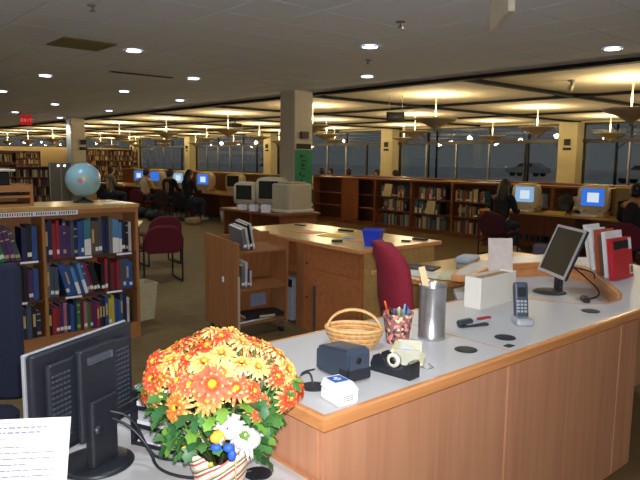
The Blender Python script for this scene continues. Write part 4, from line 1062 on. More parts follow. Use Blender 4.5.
cart_books([(.035, .21, 'grey', .10, 'grey book on the cart middle shelf'), (.025, .24, 'white', .10, 'white book on the cart middle shelf'), (.02, .18, 'purple', .12, 'short purple book on the cart middle shelf'), (.02, .15, 'white', .12, 'small white booklet ending the cart middle row')], 3.13, .483)
tag(link('book', book_mesh('black', 2), None, (3.18, 4.70, .208), 0, rot=(math.radians(10), PI/2, 0), scale=(.035, .22, .40)), 'black book lying flat on the cart bottom shelf', 'book')
tag(MB().box(0, .18, -.008, .008, 0, .14, Rx(-.1)).build('paper_pad', mat('bluish_pad', (128, 134, 160), .7), None, (3.37, 4.90, .236), 0), 'bluish pad standing at the back of the cart bottom shelf', 'pad')

# ------------------------------------------------------------------ service desk behind the counter
sd = thing('service_desk', 'wooden service desk with pale top behind the red staff chair', 'desk', (0, 0, 0))
DX0, DX1, DY0, DY1, DZ = 3.84, 4.86, 3.66, 5.9, .88
dpoly = [(3.75, 3.80), (4.86, 3.80), (4.86, 5.9), (3.92, 5.9), (3.86, 5.3), (3.80, 4.7)]
MB().prism(offset(dpoly, .012), DZ-.036, DZ).build('desktop', W_TOP, sd)
band(dpoly, [(.0121, DZ), (.005, DZ), (0, DZ-.006), (0, DZ-.034), (.005, DZ-.04), (.0121, DZ-.04)]).build('edge_band', W_EDGE, sd)
MB().box(3.82, 3.84, 3.84, 4.72, 0, DZ-.04).build('front_panel', W_DESK, sd)
for z0, z1 in ((.02, .60), (.615, .80)): MB().box(3.808, 3.82, 3.88, 4.50, z0, z1).build('drawer_front', W_DESK, sd, bevel=.003)
MB().box(3.80, 3.86, 4.62, 4.74, 0, DZ-.04).build('corner_post', W_CART, sd, bevel=.004)
for z in (.66, .33): MB().cyl((3.799, 4.58, z), (3.809, 4.58, z), .009, None, 10).build('knob', BLACKM, sd)
MB().box(3.80, 3.8075, 4.44, 4.48, .02, .46).build('pull_bar', CHROME, sd)
MB().box(3.84, 4.80, 3.84, 3.86, 0, DZ-.04).build('end_panel', W_TOP, sd); MB().box(4.78, 4.80, 3.86, 5.86, 0, DZ-.04).build('back_panel', W_DESK, sd)
MB().box(3.95, 4.78, 5.84, 5.86, 0, DZ-.04).build('end_panel', W_DESK, sd); MB().box(3.90, 4.78, 4.73, 4.75, 0, DZ-.04).build('inner_panel', W_DESK, sd)
MB().box(4.3, 4.32, 4.75, 5.84, .4, DZ-.04).build('knee_panel', W_DESK, sd)
ctw = thing('computer_tower', 'pale blue-grey computer tower in the knee space of the service desk', 'computer', (4.08, 5.0, 0), 0)
MB().rbox(-.2, .2, -.1, .1, .01, .44, .012).build('case', mat('pale_bluegrey_case', (164, 172, 186), .5), ctw); MB().rbox(-.205, -.2, -.1, .1, .36, .44, .003).build('drive_panel', BLACKM, ctw)
for sx in (-.15, .15): MB().box(sx-.02, sx+.02, -.08, .08, 0, .011).build('foot', BLACKM, ctw)
tub = thing('plastic_tub', 'bright blue plastic tub on the service desk', 'tub', on(373, 246, DZ), .5); tub.scale = (1.2, 1.2, 1.25)
BLT = mat('bright_blue_plastic', (36, 62, 196), .35)
b = MB(); b.add(taper(.05, .068, 0, .12), [(0, 3, 2, 1), (0, 1, 5, 4), (1, 2, 6, 5), (2, 3, 7, 6), (3, 0, 4, 7)]); b.add(taper(.046, .064, .004, .12), [(0, 1, 2, 3), (0, 4, 5, 1), (1, 5, 6, 2), (2, 6, 7, 3), (3, 7, 4, 0)])
b.build('body', BLT, tub); band([(-.072, -.072), (.072, -.072), (.072, .072), (-.072, .072)], [(0, .112), (0, .122), (.009, .122), (.009, .112)]).build('rim', BLT, tub)
def flat(name, px, py, h, w_, l_, t_, rgb, rz, label, cat):
    p = on(px, py, h); return tag(MB().box(-w_/2, w_/2, -l_/2, l_/2, 0, t_).build(name, mat('flat_%d_%d_%d' % rgb, rgb, .7), None, (p[0], p[1], h+.0006), rz), label, cat)
flat('yellow_folder', 335, 236, DZ, .22, .30, .006, (226, 184, 60), .3, 'yellow folder lying on the service desk', 'folder')
flat('orange_paper', 308, 232, DZ, .24, .34, .003, (216, 140, 92), .2, 'orange paper lying on the service desk', 'paper')
flat('orange_paper', 357, 240, DZ, .16, .20, .003, (214, 140, 100), .6, 'small orange paper between yellow folder and blue tub', 'paper')
flat('note_pad', 348, 239, DZ, .07, .09, .012, (120, 164, 190), .4, 'small light blue note pad on the service desk', 'note pad')
flat('phone_handset', 337, 242, DZ, .05, .10, .02, (30, 28, 26), 1.0, 'small black gadget at the front edge of the service desk', 'gadget')
flat('pen_tray', 346, 231, DZ, .06, .18, .015, (40, 36, 30), .1, 'flat black pen tray near the back of the service desk', 'tray')
flat('hole_punch', 420, 240, DZ, .07, .14, .018, (44, 40, 32), .2, 'dark flat hole punch at the far end of the service desk', 'hole punch')
flat('stamp_pad', 406, 241.5, DZ, .05, .08, .012, (44, 40, 32), .4, 'small dark stamp pad near the end of the service desk', 'stamp pad')
flat('cable_cover', 300, 225.5, DZ, .05, .14, .01, (52, 60, 36), .1, 'dark green strip at the back of the service desk', 'strip')

# ------------------------------------------------------------------ mid table with papers
mt_ = thing('work_table', 'wooden work table with papers behind the metal canister', 'table', (0, 0, 0))
MB().prism([(3.72, 2.92), (5.7, 2.92), (5.7, 3.62), (3.72, 3.62)], .70, .73).build('tabletop', W_TOP, mt_)
band([(3.71, 2.91), (5.71, 2.91), (5.71, 3.63), (3.71, 3.63)], [(0.0101, .731), (0.002, .731), (0, .725), (0, .695), (.0101, .695)]).build('edge_band', W_EDGE, mt_)
for x in (3.8, 5.6):
    for y in (2.99, 3.54): MB().box(x-.03, x+.03, y-.03, y+.03, 0, .70).build('leg', W_CART, mt_)
tbx = thing('tissue_box', 'grey-blue lidded box on the work table', 'box', on(467, 268, .731), .35)
MB().rbox(-.13, .13, -.07, .07, 0, .055, .03).build('body', mat('pale_grey_tub', (150, 152, 140), .5), tbx); MB().rbox(-.14, .14, -.08, .08, .055, .105, .035).build('lid', mat('bluegrey_lid', (158, 170, 186), .45), tbx)
flat('writing_pad', 456, 277, .7395, .32, .24, .02, (206, 200, 160), .5, 'pale yellow writing pad on the work table', 'pad')
flat('magazine', 420, 268, .731, .22, .30, .012, (70, 66, 62), .35, 'dark magazine on the work table', 'magazine')
flat('loose_paper', 412, 273, .731, .24, .30, .003, (216, 214, 210), .9, 'white loose papers on the work table edge', 'paper')
flat('loose_paper', 436, 276, .7345, .24, .30, .004, (220, 212, 196), .2, 'cream loose papers between magazine and writing pad', 'paper')
p = on(500, 269, .731)
lsn = thing('leaning_card', 'pinkish white card standing in the counter well behind the file box', 'card', (3.80, 2.44, .7705), math.radians(-42))
MB().box(-.085, .085, -.0015, .0015, .0, .35, Rx(math.radians(-12))).build('card', mat('pinkish_card', (226, 212, 206), .8), lsn)
MB().box(-.03, .03, -.0015, .0015, 0, .2, T(0, .1, .0) @ Rx(math.radians(14))).build('easel_leg', CREAMW, lsn)

# ------------------------------------------------------------------ red staff chair
rc = thing('staff_chair', 'red upholstered staff chair with a tall curved back at the counter', 'office chair', (3.25, 2.66, 0), math.radians(-27))
RF = mat('cherry_red_fabric', (150, 34, 56), .85, vary=.1, scale=70, bump=.25, bscale=600)
MB().rbox(-.22, .26, -.24, .24, .44, .52, .06).build('seat', RF, rc)
vs = []; fs = []; nz = 10; ny = 12
prof = [(-.215, .58, .21), (-.235, .66, .235), (-.255, .76, .235), (-.262, .86, .23), (-.275, .96, .215), (-.305, 1.04, .19), (-.33, 1.09, .15), (-.35, 1.125, .08)]
for x, z, hw in prof:
    for k in range(16):
        a = 2*PI*k/16; th = .058*(1 if z < 1.08 else .7)
        ca_, sa_ = math.cos(a), math.sin(a); ex = lambda v: math.copysign(abs(v)**.6, v)
        vs.append((x+th*ex(ca_)+.05*(ex(sa_))**2, hw*ex(sa_), z))
n = 16; fs = [(i*n+k, i*n+(k+1) % n, (i+1)*n+(k+1) % n, (i+1)*n+k) for i in range(len(prof)-1) for k in range(n)] + [tuple(range(n))[::-1], tuple(range((len(prof)-1)*n, len(prof)*n))]
MB().add(vs, fs, True).build('backrest', RF, rc)
MB().tube(smooth([(-.05, 0, .43), (-.25, 0, .43), (-.29, 0, .5), (-.27, 0, .7)]), .02, 8).build('back_bracket', BLACKM, rc)
MB().cyl((0, 0, .1), (0, 0, .44), .03, None, 14).build('gas_column', BLACKM, rc)
for k in range(5):
    a = 2*PI*k/5; d = Vector((math.cos(a), math.sin(a), 0))
    lg = MB().tube([d*.02+Vector((0, 0, .11)), d*.29+Vector((0, 0, .075))], [.03, .018], 8).build('leg', BLACKM, rc)
    MB().cyl(d*.29+Vector((-.02*d.y, .02*d.x, .027)), d*.29-Vector((-.02*d.y, .02*d.x, -.027)), .027, None, 12).build('caster', BLACKM, lg)

# navy chair back at the far left, behind the black monitor
nc = thing('desk_chair', 'dark navy high-back desk chair behind the black monitor', 'office chair', (.475, 2.99, 0), math.radians(-35))
MB().rbox(-.24, .24, -.24, .24, .42, .50, .07).build('seat', NAVY, nc)
MB().rbox(-.25, .25, .2, .28, .52, 1.16, .04).build('backrest', NAVY, nc)
MB().cyl((0, 0, .1), (0, 0, .42), .03, None, 12).build('gas_column', BLACKM, nc); MB().box(-.04, .04, .275, .305, .44, .70).build('back_bracket', BLACKM, nc); MB().box(-.04, .04, .1, .305, .395, .42).build('back_arm', BLACKM, nc)
for k in range(5):
    a = 2*PI*k/5; d = Vector((math.cos(a), math.sin(a), 0))
    MB().tube([d*.02+Vector((0, 0, .10)), d*.29+Vector((0, 0, .04))], [.03, .04], 8).build('leg', BLACKM, nc)
# ------------------------------------------------------------------ pillar signs
def on_pillar(name, u0_, u1_, z0, z1, mt, label, cat, th=.012):
    # on the pillar face that looks toward -Y
    y = PA[1]-.22; return tag(MB().box(PA[0]+u0_, PA[0]+u1_, y-th, y-.0005, z0, z1).build(name, mt), label, cat)
bn = thing('banner', 'green vertical banner with dark lettering on the pillar', 'banner', (PA[0], PA[1]-.22, 0))
GRN = mat('banner_green', (34, 142, 96), .7, vary=.1, scale=8)
z1 = zat(304, 150, *PA); z0 = zat(304, 203, *PA)
MB().box(-.205, .21, -.008, -.0005, z0, z1).build('cloth', GRN, bn)
for k in range(5):
    zc = z1-.16-.155*k
    g = MB(); rnd = random.Random(k+40)
    for s_ in range(4): a, b = rnd.uniform(-.10, -.02), rnd.uniform(.02, .10); c = zc+rnd.uniform(-.05, .05); g.box(a, a+.03 if s_ % 2 else b, -.0095, -.008, c-.012, c+.012 if s_ % 2 == 0 else c+.05)
    g.build('lettering', mat('banner_dark_print', (44, 62, 54), .7), bn)
on_pillar('pillar_plate', -.17, .17, zat(304, 147.5, *PA)-.03, zat(304, 144, *PA), BLACKM, 'black name plate above the green banner', 'sign')
on_pillar('pillar_box', -.08, .09, zat(304, 139, *PA), zat(304, 132, *PA), mat('dark_maroon_box', (70, 42, 44), .6), 'small dark red box above the black plate on the bannered pillar', 'alarm box', .05)
tag(MB().box(PB[0]+.0, PB[0]+.26, PB[1]-.29, PB[1]-.2805, 1.86, 1.96).build('pillar_plate', BLACKM), 'black plate on the far pillar near the globe', 'sign')
tag(MB().box(PB[0]+.06, PB[0]+.22, PB[1]-.31, PB[1]-.2805, 2.04, 2.2).build('pillar_box', BLACKM), 'black box above the plate on the far pillar', 'alarm box')

# ------------------------------------------------------------------ equipment table by the pillar
et = thing('equipment_table', 'wooden table with beige computer equipment beside the bannered pillar', 'table', (0, 0, 0))
MB().box(6.28, 7.2, 8.3, 10.15, .69, .73).build('tabletop', W_RED, et, bevel=.004)
for y in (8.34, 9.2, 10.07): MB().box(6.34, 7.14, y, y+.04, 0, .69).build('leg_panel', W_REDZ, et)
MB().box(7.10, 7.12, 8.38, 10.07, .3, .69).build('modesty_panel', W_REDZ, et)
def crt(name, label, loc, rz, s, body, scr, win=None):
    """deep cathode-ray computer: local +X faces the viewer of the screen"""
    t = thing(name, label, 'computer', loc, rz)
    vs = []; n = 20
    secs = [(.20, .20, .19, .02), (.17, .205, .195, .015), (.04, .205, .195, .02), (-.08, .17, .165, .03), (-.18, .10, .10, .07), (-.21, .07, .07, .09)]
    for x, hw, hh_, zb in secs:
        for k in range(n):
            a = 2*PI*k/n; ex = lambda v: math.copysign(abs(v)**.45, v); vs.append((x*s, hw*s*ex(math.cos(a)), s*(.03+zb+hh_+hh_*ex(math.sin(a)))))
    fs = [(i*n+k, i*n+(k+1) % n, (i+1)*n+(k+1) % n, (i+1)*n+k) for i in range(len(secs)-1) for k in range(n)] + [tuple(range(n))[::-1], tuple(range((len(secs)-1)*n, len(secs)*n))]
    MB().add(vs, fs, True).build('shell', body, t)
    MB().rbox(-.15*s, .19*s, -.16*s, .16*s, 0, .06*s, .03*s).build('foot', body, t)
    sc = MB().rbox(.200*s, .206*s, -.148*s, .148*s, .15*s, .385*s, .003*s).build('screen', scr, t)
    if win: MB().box(.2062*s, .2072*s, -.07*s, .08*s, .2*s, .33*s).build('window', win, sc)
    for yy in (-.1, .1): MB().cyl((.198*s, yy*s, .085*s), (.204*s, yy*s, .085*s), .018*s, None, 12).build('speaker', BEIGE2, t)
    return t
DKS = mat('dead_screen', (34, 38, 36), .2)
p = atz(240, 199, .73)
crt('crt_computer', 'small beige computer with dark screen on the equipment table end', (6.72, 9.78, .7305), math.radians(205), 1.12, BEIGE, DKS)
crt('crt_computer', 'tall beige computer with narrow dark screen behind the equipment', (6.92, 9.24, .7305), math.radians(205), 1.36, BEIGE, DKS)
bx_ = thing('beige_cabinet', 'large beige machine with rounded side in front of the bannered pillar', 'machine', (6.78, 8.60, .7305), math.radians(5))
MB().rbox(-.28, .30, -.22, .22, .02, .50, .05).build('housing', BEIGE2, bx_); MB().rbox(-.30, .32, -.25, .25, 0, .06, .03).build('base', BEIGE, bx_)
MB().rbox(-.18, .2, -.18, .18, .50, .53, .03).build('lid', BEIGE2, bx_)
for k in range(3): tag(MB().box(-.05, .05, -.07, .07, 0, .09+.02*k).build('card_box', PAPER, None, (6.36+.0*k, 9.5-.36*k, .7305), .1*k), ('white card box beside the small beige computer', 'white card box before the tall beige computer', 'white card box in front of the large beige machine')[k], 'box')
# ------------------------------------------------------------------ long shelf row on the right
SX, SH = 11.2, 1.2
def shelf_unit(x, y1, w, label, group, depth=.5, h=SH, levels=(.10, .45, .78), two=True):
    t = thing('shelf_unit', label, 'bookshelf', (x, y1, 0), 0, group)     # runs toward -Y
    for yy in (0, -w+.03): MB().box(0, depth, yy-.03, yy, 0, h-.04).build('upright', W_REDZ, t)
    MB().box(-.02, depth+.02, -w, 0.0, h-.04, h).build('top', W_RED, t, bevel=.004)
    MB().box(depth*.5-.01, depth*.5+.01, -w+.03, -.03, .1, h-.04).build('back_panel', W_DARK, t)
    MB().box(.02, depth-.02, -w+.03, -.03, 0, .09).build('plinth', W_RED, t)
    for z in levels: MB().box(0, depth*.5-.01, -w+.03, -.03, z-.02, z).build('shelf', W_RED, t)
    return t
y = 13.25; k = 0
names = ['beside the green banner', 'with a plain wooden end bay', 'holding magazines', 'holding propped journals', 'with a gap-toothed book row', 'behind the person typing', 'behind the computer desk', 'beyond the computer desk', 'past the second computer']
units = []
while y > 3.6:
    shelf_unit(SX, y, 1.18, 'low reddish shelf unit '+names[min(k, 8)], 'low shelf row'); units.append(y); y -= 1.18; k += 1
shelf_unit(SX+1.5, 13.0, 9.6, 'long low shelf run behind the front shelf row', None)
MB_ = None
r_ = random.Random(77)
pool = ['navy', 'maroon', 'tan', 'brown', 'black', 'slate', 'cream', 'olive', 'grey', 'white', 'teal', 'red']
for k, yu in enumerate(units):
    for li, z in enumerate((.10, .45, .78)):
        if k == 0: continue
        if k == 1 and li != 1: continue
        n_ = r_.randrange(12, 22) if k > 1 else 6
        row = [r_.choice(pool) for _ in range(n_)]
        if li == 0 or k > 6:
            rb_ = MB(); yy = yu-.08; rw = random.Random(k*7+li); cs = [mat('cover_'+c.replace(' ', '_'), tuple(int(v*.84) for v in COLS[c]), .5, vary=.12, scale=3) for c in pool]
            while yy > yu-1.0: ww = rw.uniform(.025, .06); rb_.m = rw.randrange(12); rb_.box(.03, .22, yy-ww-yu, yy-yu, z+.001, z+rw.uniform(.22, .29)); yy -= ww+.002
            stuff(rb_.build('book_row', cs, bpy.data.objects['shelf_unit' + ('.%03d' % k if k else '')])); continue
        shelve(row, SX+.03, yu-.06-r_.uniform(0, .3), z+.0005, .80, 'on the %s shelf of the unit %s' % (('bottom', 'middle', 'top')[li], names[min(k, 8)]), 'books in the low shelf row', (.025, .06), (.22, .29), axis='Y', rnd=r_, dp=.19)
MB().box(SX-.004, SX+.0, units[1]-.62, units[1]-.03, .12, 1.15).build('cabinet_door', W_REDZ, bpy.data.objects['shelf_unit.001'], (-SX, -units[1], 0))
for px, py, rgb, nm in ((388, 184, (206, 196, 150), 'cream pamphlet propped on the front shelf row'), (431, 194, (200, 190, 150), 'pale journal propped in the front shelf row')):
    p = atx(px, py+8, SX-.03)
    tag(MB().box(-.006, .006, -.12, .12, 0, .30, Ry(math.radians(10))).build('pamphlet', mat('pamphlet_%d' % rgb[0], rgb, .7), None, (SX-.03+.06-.09, p.y, .455 if py > 190 else .785)), nm, 'pamphlet')
for px, w_, nm in ((480, .5, 'yellow folder lying on the shelf row top'), (560, .4, 'white papers lying on the shelf row top')):
    p = atz(px, 181, SH); tag(MB().box(-.15, .15, -w_/2, w_/2, 0, .02).build('paper_pile', mat('pile_yellow', (206, 186, 104), .8) if px < 500 else PAPER, None, (SX+.22, p.y, SH+.0005), .2), nm, 'papers')
# ------------------------------------------------------------------ computer desks
def long_desk(label, x0, x1, y0, y1, h, screen=None):
    t = thing('computer_desk', label, 'desk', (0, 0, 0))
    MB().box(x0, x1, y0, y1, h-.035, h).build('desktop', W_TOP, t, bevel=.004)
    n = max(2, round((y1-y0)/1.8))
    for k in range(n+1):
        y = y0+.05+(y1-y0-.1)*k/n; MB().box(x0+.06, x1-.02, y-.015, y+.015, 0, h-.035).build('leg_panel', W_REDZ, t)
    MB().box(x1-.06, x1-.04, y0+.05, y1-.05, .25, h-.035).build('modesty_panel', W_REDZ, t)
    if screen:
        MB().box(x1, x1+.04, y0, y1, 0, screen).build('privacy_screen', W_RED, t, bevel=.004); 
        MB().box(x1-.02, x1+.06, y0, y1, screen, screen+.03).build('screen_cap', W_TOP, t)
    return t
long_desk('wooden computer desk with two beige computers before the shelf row', 10.35, 11.05, 3.4, 7.2, .73)
EM = mat('pale_shell', (202, 192, 162), .45, vary=.04)
crt('crt_computer', 'beige computer with a pale blue page on screen, in front of the typing person', (10.77, 6.40, .7305), math.radians(190), 1.2, EM, SCRL, SCRW)
crt('crt_computer', 'beige computer with a bright blue desktop and white window', (10.77, 5.12, .7305), math.radians(194), 1.25, EM, SCRB, SCRW)
def keyboard(x, y, z, rz, label):
    t = thing('keyboard', label, 'keyboard', (x, y, z), rz); MB().rbox(-.07, .07, -.2, .2, 0, .02, .01).build('tray', BEIGE, t)
    for r in range(4): MB().box(-.055+.028*r, -.032+.028*r, -.185, .185, .02, .026).build('key_row', WHITE, t)
keyboard(10.425, 6.38, .7305, .1, 'beige keyboard under the hands of the typing person'); keyboard(10.425, 5.12, .7305, .1, 'beige keyboard before the bright blue screen')
tag(MB().rbox(-.06, .06, -.16, .16, 0, .05, .01).build('paper_tray', mat('tray_yellow', (214, 186, 90), .6), None, (10.55, 5.72, .7305), .2), 'low yellow tray between the two beige computers', 'tray')
bsn = thing('display_board', 'yellow-edged board standing behind the bright blue screen', 'board', (11.0, 4.62, .7305), math.radians(10)); 
MB().box(-.01, .01, -.25, .25, 0, .52).build('panel', mat('board_olive', (120, 112, 70), .7), bsn); MB().box(-.016, .016, -.26, .26, .49, .52).build('edge', mat('tray_yellow', (214, 186, 90), .6), bsn)
bk_ = thing('backpack', 'black backpack slumped on the desk between the computers', 'backpack', (10.85, 5.72, .7305), .3)
MB().ball((0, 0, .17), .12, .16, .17, 16, 10).build('body', BLACKM, bk_); MB().ball((-.1, 0, .1), .06, .12, .09, 12, 8).build('pocket', mat('dark_teal_cloth', (36, 52, 58), .8), bk_); MB().tube(smooth([(0, -.05, .32), (0, 0, .38), (0, .05, .32)]), .012, 6).build('loop', BLACKM, bk_)

long_desk('long reddish computer desk with a privacy screen beyond the pillar', 8.72, 9.72, 12.4, 22.4, .73, 1.22)
lm = [(15.75, SCRB, SCRW, 'with a bright white window, beside the person in black top and jeans'), (17.2, SCRL, SCRW, 'with a pale glowing screen, beside the person all in black'), (18.75, SCRB, None, 'with a plain blue screen, by the person in the cream shirt'), (19.9, SCRB, SCRW, 'with a small blue screen at the far end of the long desk'), (14.2, DKS, None, 'with a dark screen, near the pillar end of the long desk')]
for y, s1, s2, nm in lm: crt('crt_computer', 'beige computer '+nm, (9.36, y, .7305), math.radians(205), 1.2, EM, s1, s2)
for k, (y, c) in enumerate(((13.3, (180, 70, 40)), (12.9, (40, 60, 120)))):
    tag(MB().rbox(-.12, .12, -.14, .14, 0, .3-.06*k, .04).build('bag', mat('bag_%d' % k, c, .8), None, (9.3, y, .7305)), ('rust bag on the long desk beyond the beige equipment', 'dark blue bag on the long desk beyond the beige equipment')[k], 'bag')

# ------------------------------------------------------------------ people
def skin_mesh(name, verts, edges, mats_, sub=2, extra=None):
    me = bpy.data.meshes.new(name); me.from_pydata([v[:3] for v in verts], edges, []); o = bpy.data.objects.new(name, me); C.objects.link(o)
    md = o.modifiers.new('s', 'SKIN'); md.use_smooth_shade = True
    for i, v in enumerate(verts):
        r = v[3]; me.skin_vertices[0].data[i].radius = r if isinstance(r, tuple) else (r, r)
    me.skin_vertices[0].data[0].use_root = True
    o.modifiers.new('u', 'SUBSURF').levels = sub; o.modifiers['u'].render_levels = sub
    dg = bpy.context.evaluated_depsgraph_get(); ev = o.evaluated_get(dg); nm = bpy.data.meshes.new_from_object(ev)
    C.objects.unlink(o); bpy.data.objects.remove(o)
    if extra:
        bm = bmesh.new(); bm.from_mesh(nm); t = extra.mesh('x', mats_); bm.from_mesh(t); bm.to_mesh(nm); bm.free()
    nm.materials.clear(); nm.materials.append(mats_)
    for p in nm.polygons: p.use_smooth = True
    nm.name = name; return nm
SKIN1 = mat('skin_warm', (196, 146, 116), .6); SKIN2 = mat('skin_tan', (170, 118, 88), .6)
HAIRB = mat('black_hair', (22, 18, 16), .5); HAIRD = mat('brown_hair', (52, 36, 26), .5)
def person(label, loc, rz, shirt, pants, skin=None, hair=None, long_hair=False, lean=.06, reach=1.0, stand=False, turn=0):
    skin = skin or SKIN1; hair = hair or HAIRB
    t = thing('person', label, 'person', loc, rz)
    L = lambda x, z: x + lean*(z-.5)            # the trunk leans toward the desk
    sh_, hip_ = 1.02, .54
    V = []; E = []
    def add(x, y, z, r, par=None):
        V.append((x, y, z, r)); i = len(V)-1
        if par is not None: E.append((par, i))
        return i
    pe = add(0, 0, .55, (.15, .11)); wa = add(L(-.01, .70), 0, .70, (.125, .095), pe); cst = add(L(-.02, .90), 0, .90, (.145, .105), wa); up = add(L(-.02, 1.03), 0, 1.03, (.10, .075), cst)
    nk = add(L(0, 1.10), 0, 1.10, .05, up); hb = add(L(.03, 1.165), 0, 1.165, (.06, .068), nk); hm = add(L(.04, 1.235), 0, 1.235, (.074, .088), hb); ht = add(L(.03, 1.30), 0, 1.30, (.055, .065), hm)
    add(L(.135, 1.21), 0, 1.215, .012, hm)       # nose
    sv, fx = [], MB(); hands = []
    for s in (-1, 1):
        a = add(L(-.02, 1.02), s*.17, 1.015, .052, up); e = add(L(.06, .8), s*.215, .79, .042, a)
        wx = .12+.30*reach; w_ = add(wx, s*.15, .765, .028, e); h_ = add(wx+.075, s*.145, .765, (.034, .016), w_); hands.append((wx+.10, s, .765))
        h1 = add(.06, s*.09, .53, .085, pe); k = add(.44, s*.11, .52, .062, h1); an = add(.40, s*.11, .10, .038, k); add(.53, s*.115, .045, (.036, .03), an)
        for f in range(4):
            y = s*.145+(f-1.5)*.016; x = wx+.10
            fx.tube([(x-.02, y, .765), (x+.025, y, .766), (x+.05-.004*abs(f-1.5), y, .757), (x+.062-.006*abs(f-1.5), y, .742)], [.009, .008, .007, .005], 6)
        fx.tube([(wx+.04, s*.118, .762), (wx+.075, s*.10, .757), (wx+.10, s*.098, .748)], [.009, .008, .005], 6)
        fx.ball((L(.04, 1.235), s*.088, 1.225), .018, .008, .028, 8, 6)   # ears
    link('body', skin_mesh('body', V, E, skin, 2, fx), t)
    # clothing
    V = []; E = []
    a0 = add(L(-.005, .58), 0, .57, (.168, .128)); a1 = add(L(-.01, .70), 0, .70, (.142, .112), a0); a2 = add(L(-.02, .90), 0, .90, (.162, .122), a1); a3 = add(L(-.02, 1.03), 0, 1.035, (.11, .088), a2)
    for s in (-1, 1):
        b = add(L(-.02, 1.02), s*.175, 1.02, .066, a3); c = add(L(.06, .8), s*.22, .79, .056, b); wx = .12+.30*reach; add(wx-.02, s*.155, .768, .040, c)
    link('shirt', skin_mesh('shirt', V, E, shirt, 2), t)
    V = []; E = []
    a0 = add(0, 0, .55, (.165, .122))
    for s in (-1, 1):
        b = add(.06, s*.09, .535, .098, a0); k = add(.445, s*.11, .525, .076, b); an = add(.40, s*.11, .12, .055, k)
    link('trousers', skin_mesh('trousers', V, E, pants, 2), t)
    for s in (-1, 1):
        MB().rbox(.36, .60, s*.113-.045, s*.113+.045, .0, .085, .04).build('shoe', mat('sneaker', (186, 184, 176), .6), t)
        MB().ball((L(.118, 1.24), s*.03, 1.245), .008).build('eye', BLACKM, t)
    hm_ = MB(); cx = L(.02, 1.25); hm_.ball((cx-.012, 0, 1.262), .098, .094, .098, 18, 12)
    if long_hair: hm_.tube([(cx-.04, 0, 1.27), (cx-.075, 0, 1.15), (cx-.10, 0, 1.0), (cx-.125, 0, .86)], [.085, .10, .105, .06], 14)
    else: hm_.ball((cx-.045, 0, 1.20), .07, .078, .07, 14, 10)
    hm_.build('hair', hair, t); MB().box(L(.122, 1.19), L(.126, 1.19), -.022, .022, 1.178, 1.184).build('mouth', mat('lip', (150, 84, 78), .6), t)
    return t
BLKC = mat('black_cloth', (24, 24, 28), .9); JEAN = mat('blue_denim', (48, 58, 78), .9); CRM = mat('cream_shirt', (190, 170, 128), .9); OLV = mat('olive_shirt', (110, 106, 78), .9); BRN = mat('brown_jacket', (62, 46, 38), .9)
def side_chair(label, loc, rz, fab=None):
    return sled_chair(label, loc, rz, fab or BURGD, None, .43)
person('person in dark top and jeans typing at the pale blue screen', (9.66, 6.28, 0), math.radians(8), BLKC, JEAN, SKIN1, HAIRB, True, .16, 1.0)
side_chair('dark maroon chair under the person typing at the pale blue screen', (9.63, 6.28, 0), math.radians(8), mat('deep_maroon_fabric', (72, 24, 36), .9))
person('person in black top and blue jeans at the long desk', (8.10, 14.62, 0), math.radians(14), BLKC, JEAN, SKIN1, HAIRB, True, .06, .8)
side_chair('dark chair under the person in black top and jeans', (8.06, 14.62, 0), math.radians(14), BLKC)
person('person in black jacket and black trousers between the jeans wearer and the cream shirt', (8.05, 15.55, 0), math.radians(25), BLKC, BLKC, SKIN2, HAIRB, False, .05, .8)
side_chair('brown chair under the person all in black', (8.0, 15.55, 0), math.radians(25), BRN)
person('person in a cream shirt and jeans at the long desk', (7.92, 16.75, 0), math.radians(20), CRM, JEAN, SKIN2, HAIRB, False, .08, .9)
side_chair('dark burgundy chair under the cream-shirted person', (7.88, 16.75, 0), math.radians(20))
person('person in an olive shirt at the far end of the long desk', (7.75, 18.8, 0), math.radians(10), OLV, JEAN, SKIN1, HAIRD, False, .05, .8)
side_chair('dark chair under the olive-shirted person', (7.71, 18.8, 0), math.radians(10), BLKC)
person('dark-clothed person at the desk beyond the bright blue screen', (9.75, 4.05, 0), math.radians(5), BLKC, BLKC, SKIN2, HAIRB, False, .1, 1.0)
side_chair('dark burgundy chair under the dark-clothed person', (9.72, 4.05, 0), math.radians(5))
# readers seated beyond the shelf row: only their heads show above it
for k, (px, rgbh, sh_) in enumerate(((322, HAIRD, 'in a brown jacket, first reader beyond the shelf row'), (331, HAIRB, 'in black, sitting next to the brown-jacketed reader'), (349, HAIRD, 'in an olive shirt beyond the shelf row'), (377, HAIRB, 'in a dark jacket beyond the shelf row'), (396, HAIRB, 'in a cream shirt in front of the window pier'))):
    p = atz(px, 172, 1.34); s_ = 14.6/p.x; x, y = 14.6, p.y*s_
    person('seated reader '+sh_, (x, y, 0), math.radians(200 if k % 2 else 90), (BRN, BLKC, OLV, BLKC, CRM)[k], JEAN, SKIN2, rgbh, False, .02, .6)
    stl = thing('stool', 'plain stool under the reader '+sh_, 'stool', (x, y, 0)); MB().lathe([(0, .37), (.17, .37), (.18, .39), (.17, .41), (0, .41)], 20).build('seat', W_RED, stl)
    for q in range(4): a = PI/4+PI/2*q; MB().cyl((.15*math.cos(a), .15*math.sin(a), 0), (.12*math.cos(a), .12*math.sin(a), .37), .014, None, 8).build('leg', BLACKM, stl)
gb = tag(MB().rbox(-.14, .14, -.18, .18, 0, .16, .08).build('bag', mat('tan_bag', (158, 132, 92), .8), None, (7.85, 13.95, 0), .4), 'tan bag on the floor by the person in black top and jeans', 'bag')
for k, (x, y) in enumerate(((7.4, 15.2), (7.5, 16.2))): tag(MB().ball((0, 0, .15), .22, .26, .15, 14, 8).build('floor_bag', BLACKM, None, (x, y, 0.0)), ('black bag on the floor behind the person all in black', 'black bag on the floor behind the cream-shirted person')[k], 'bag')
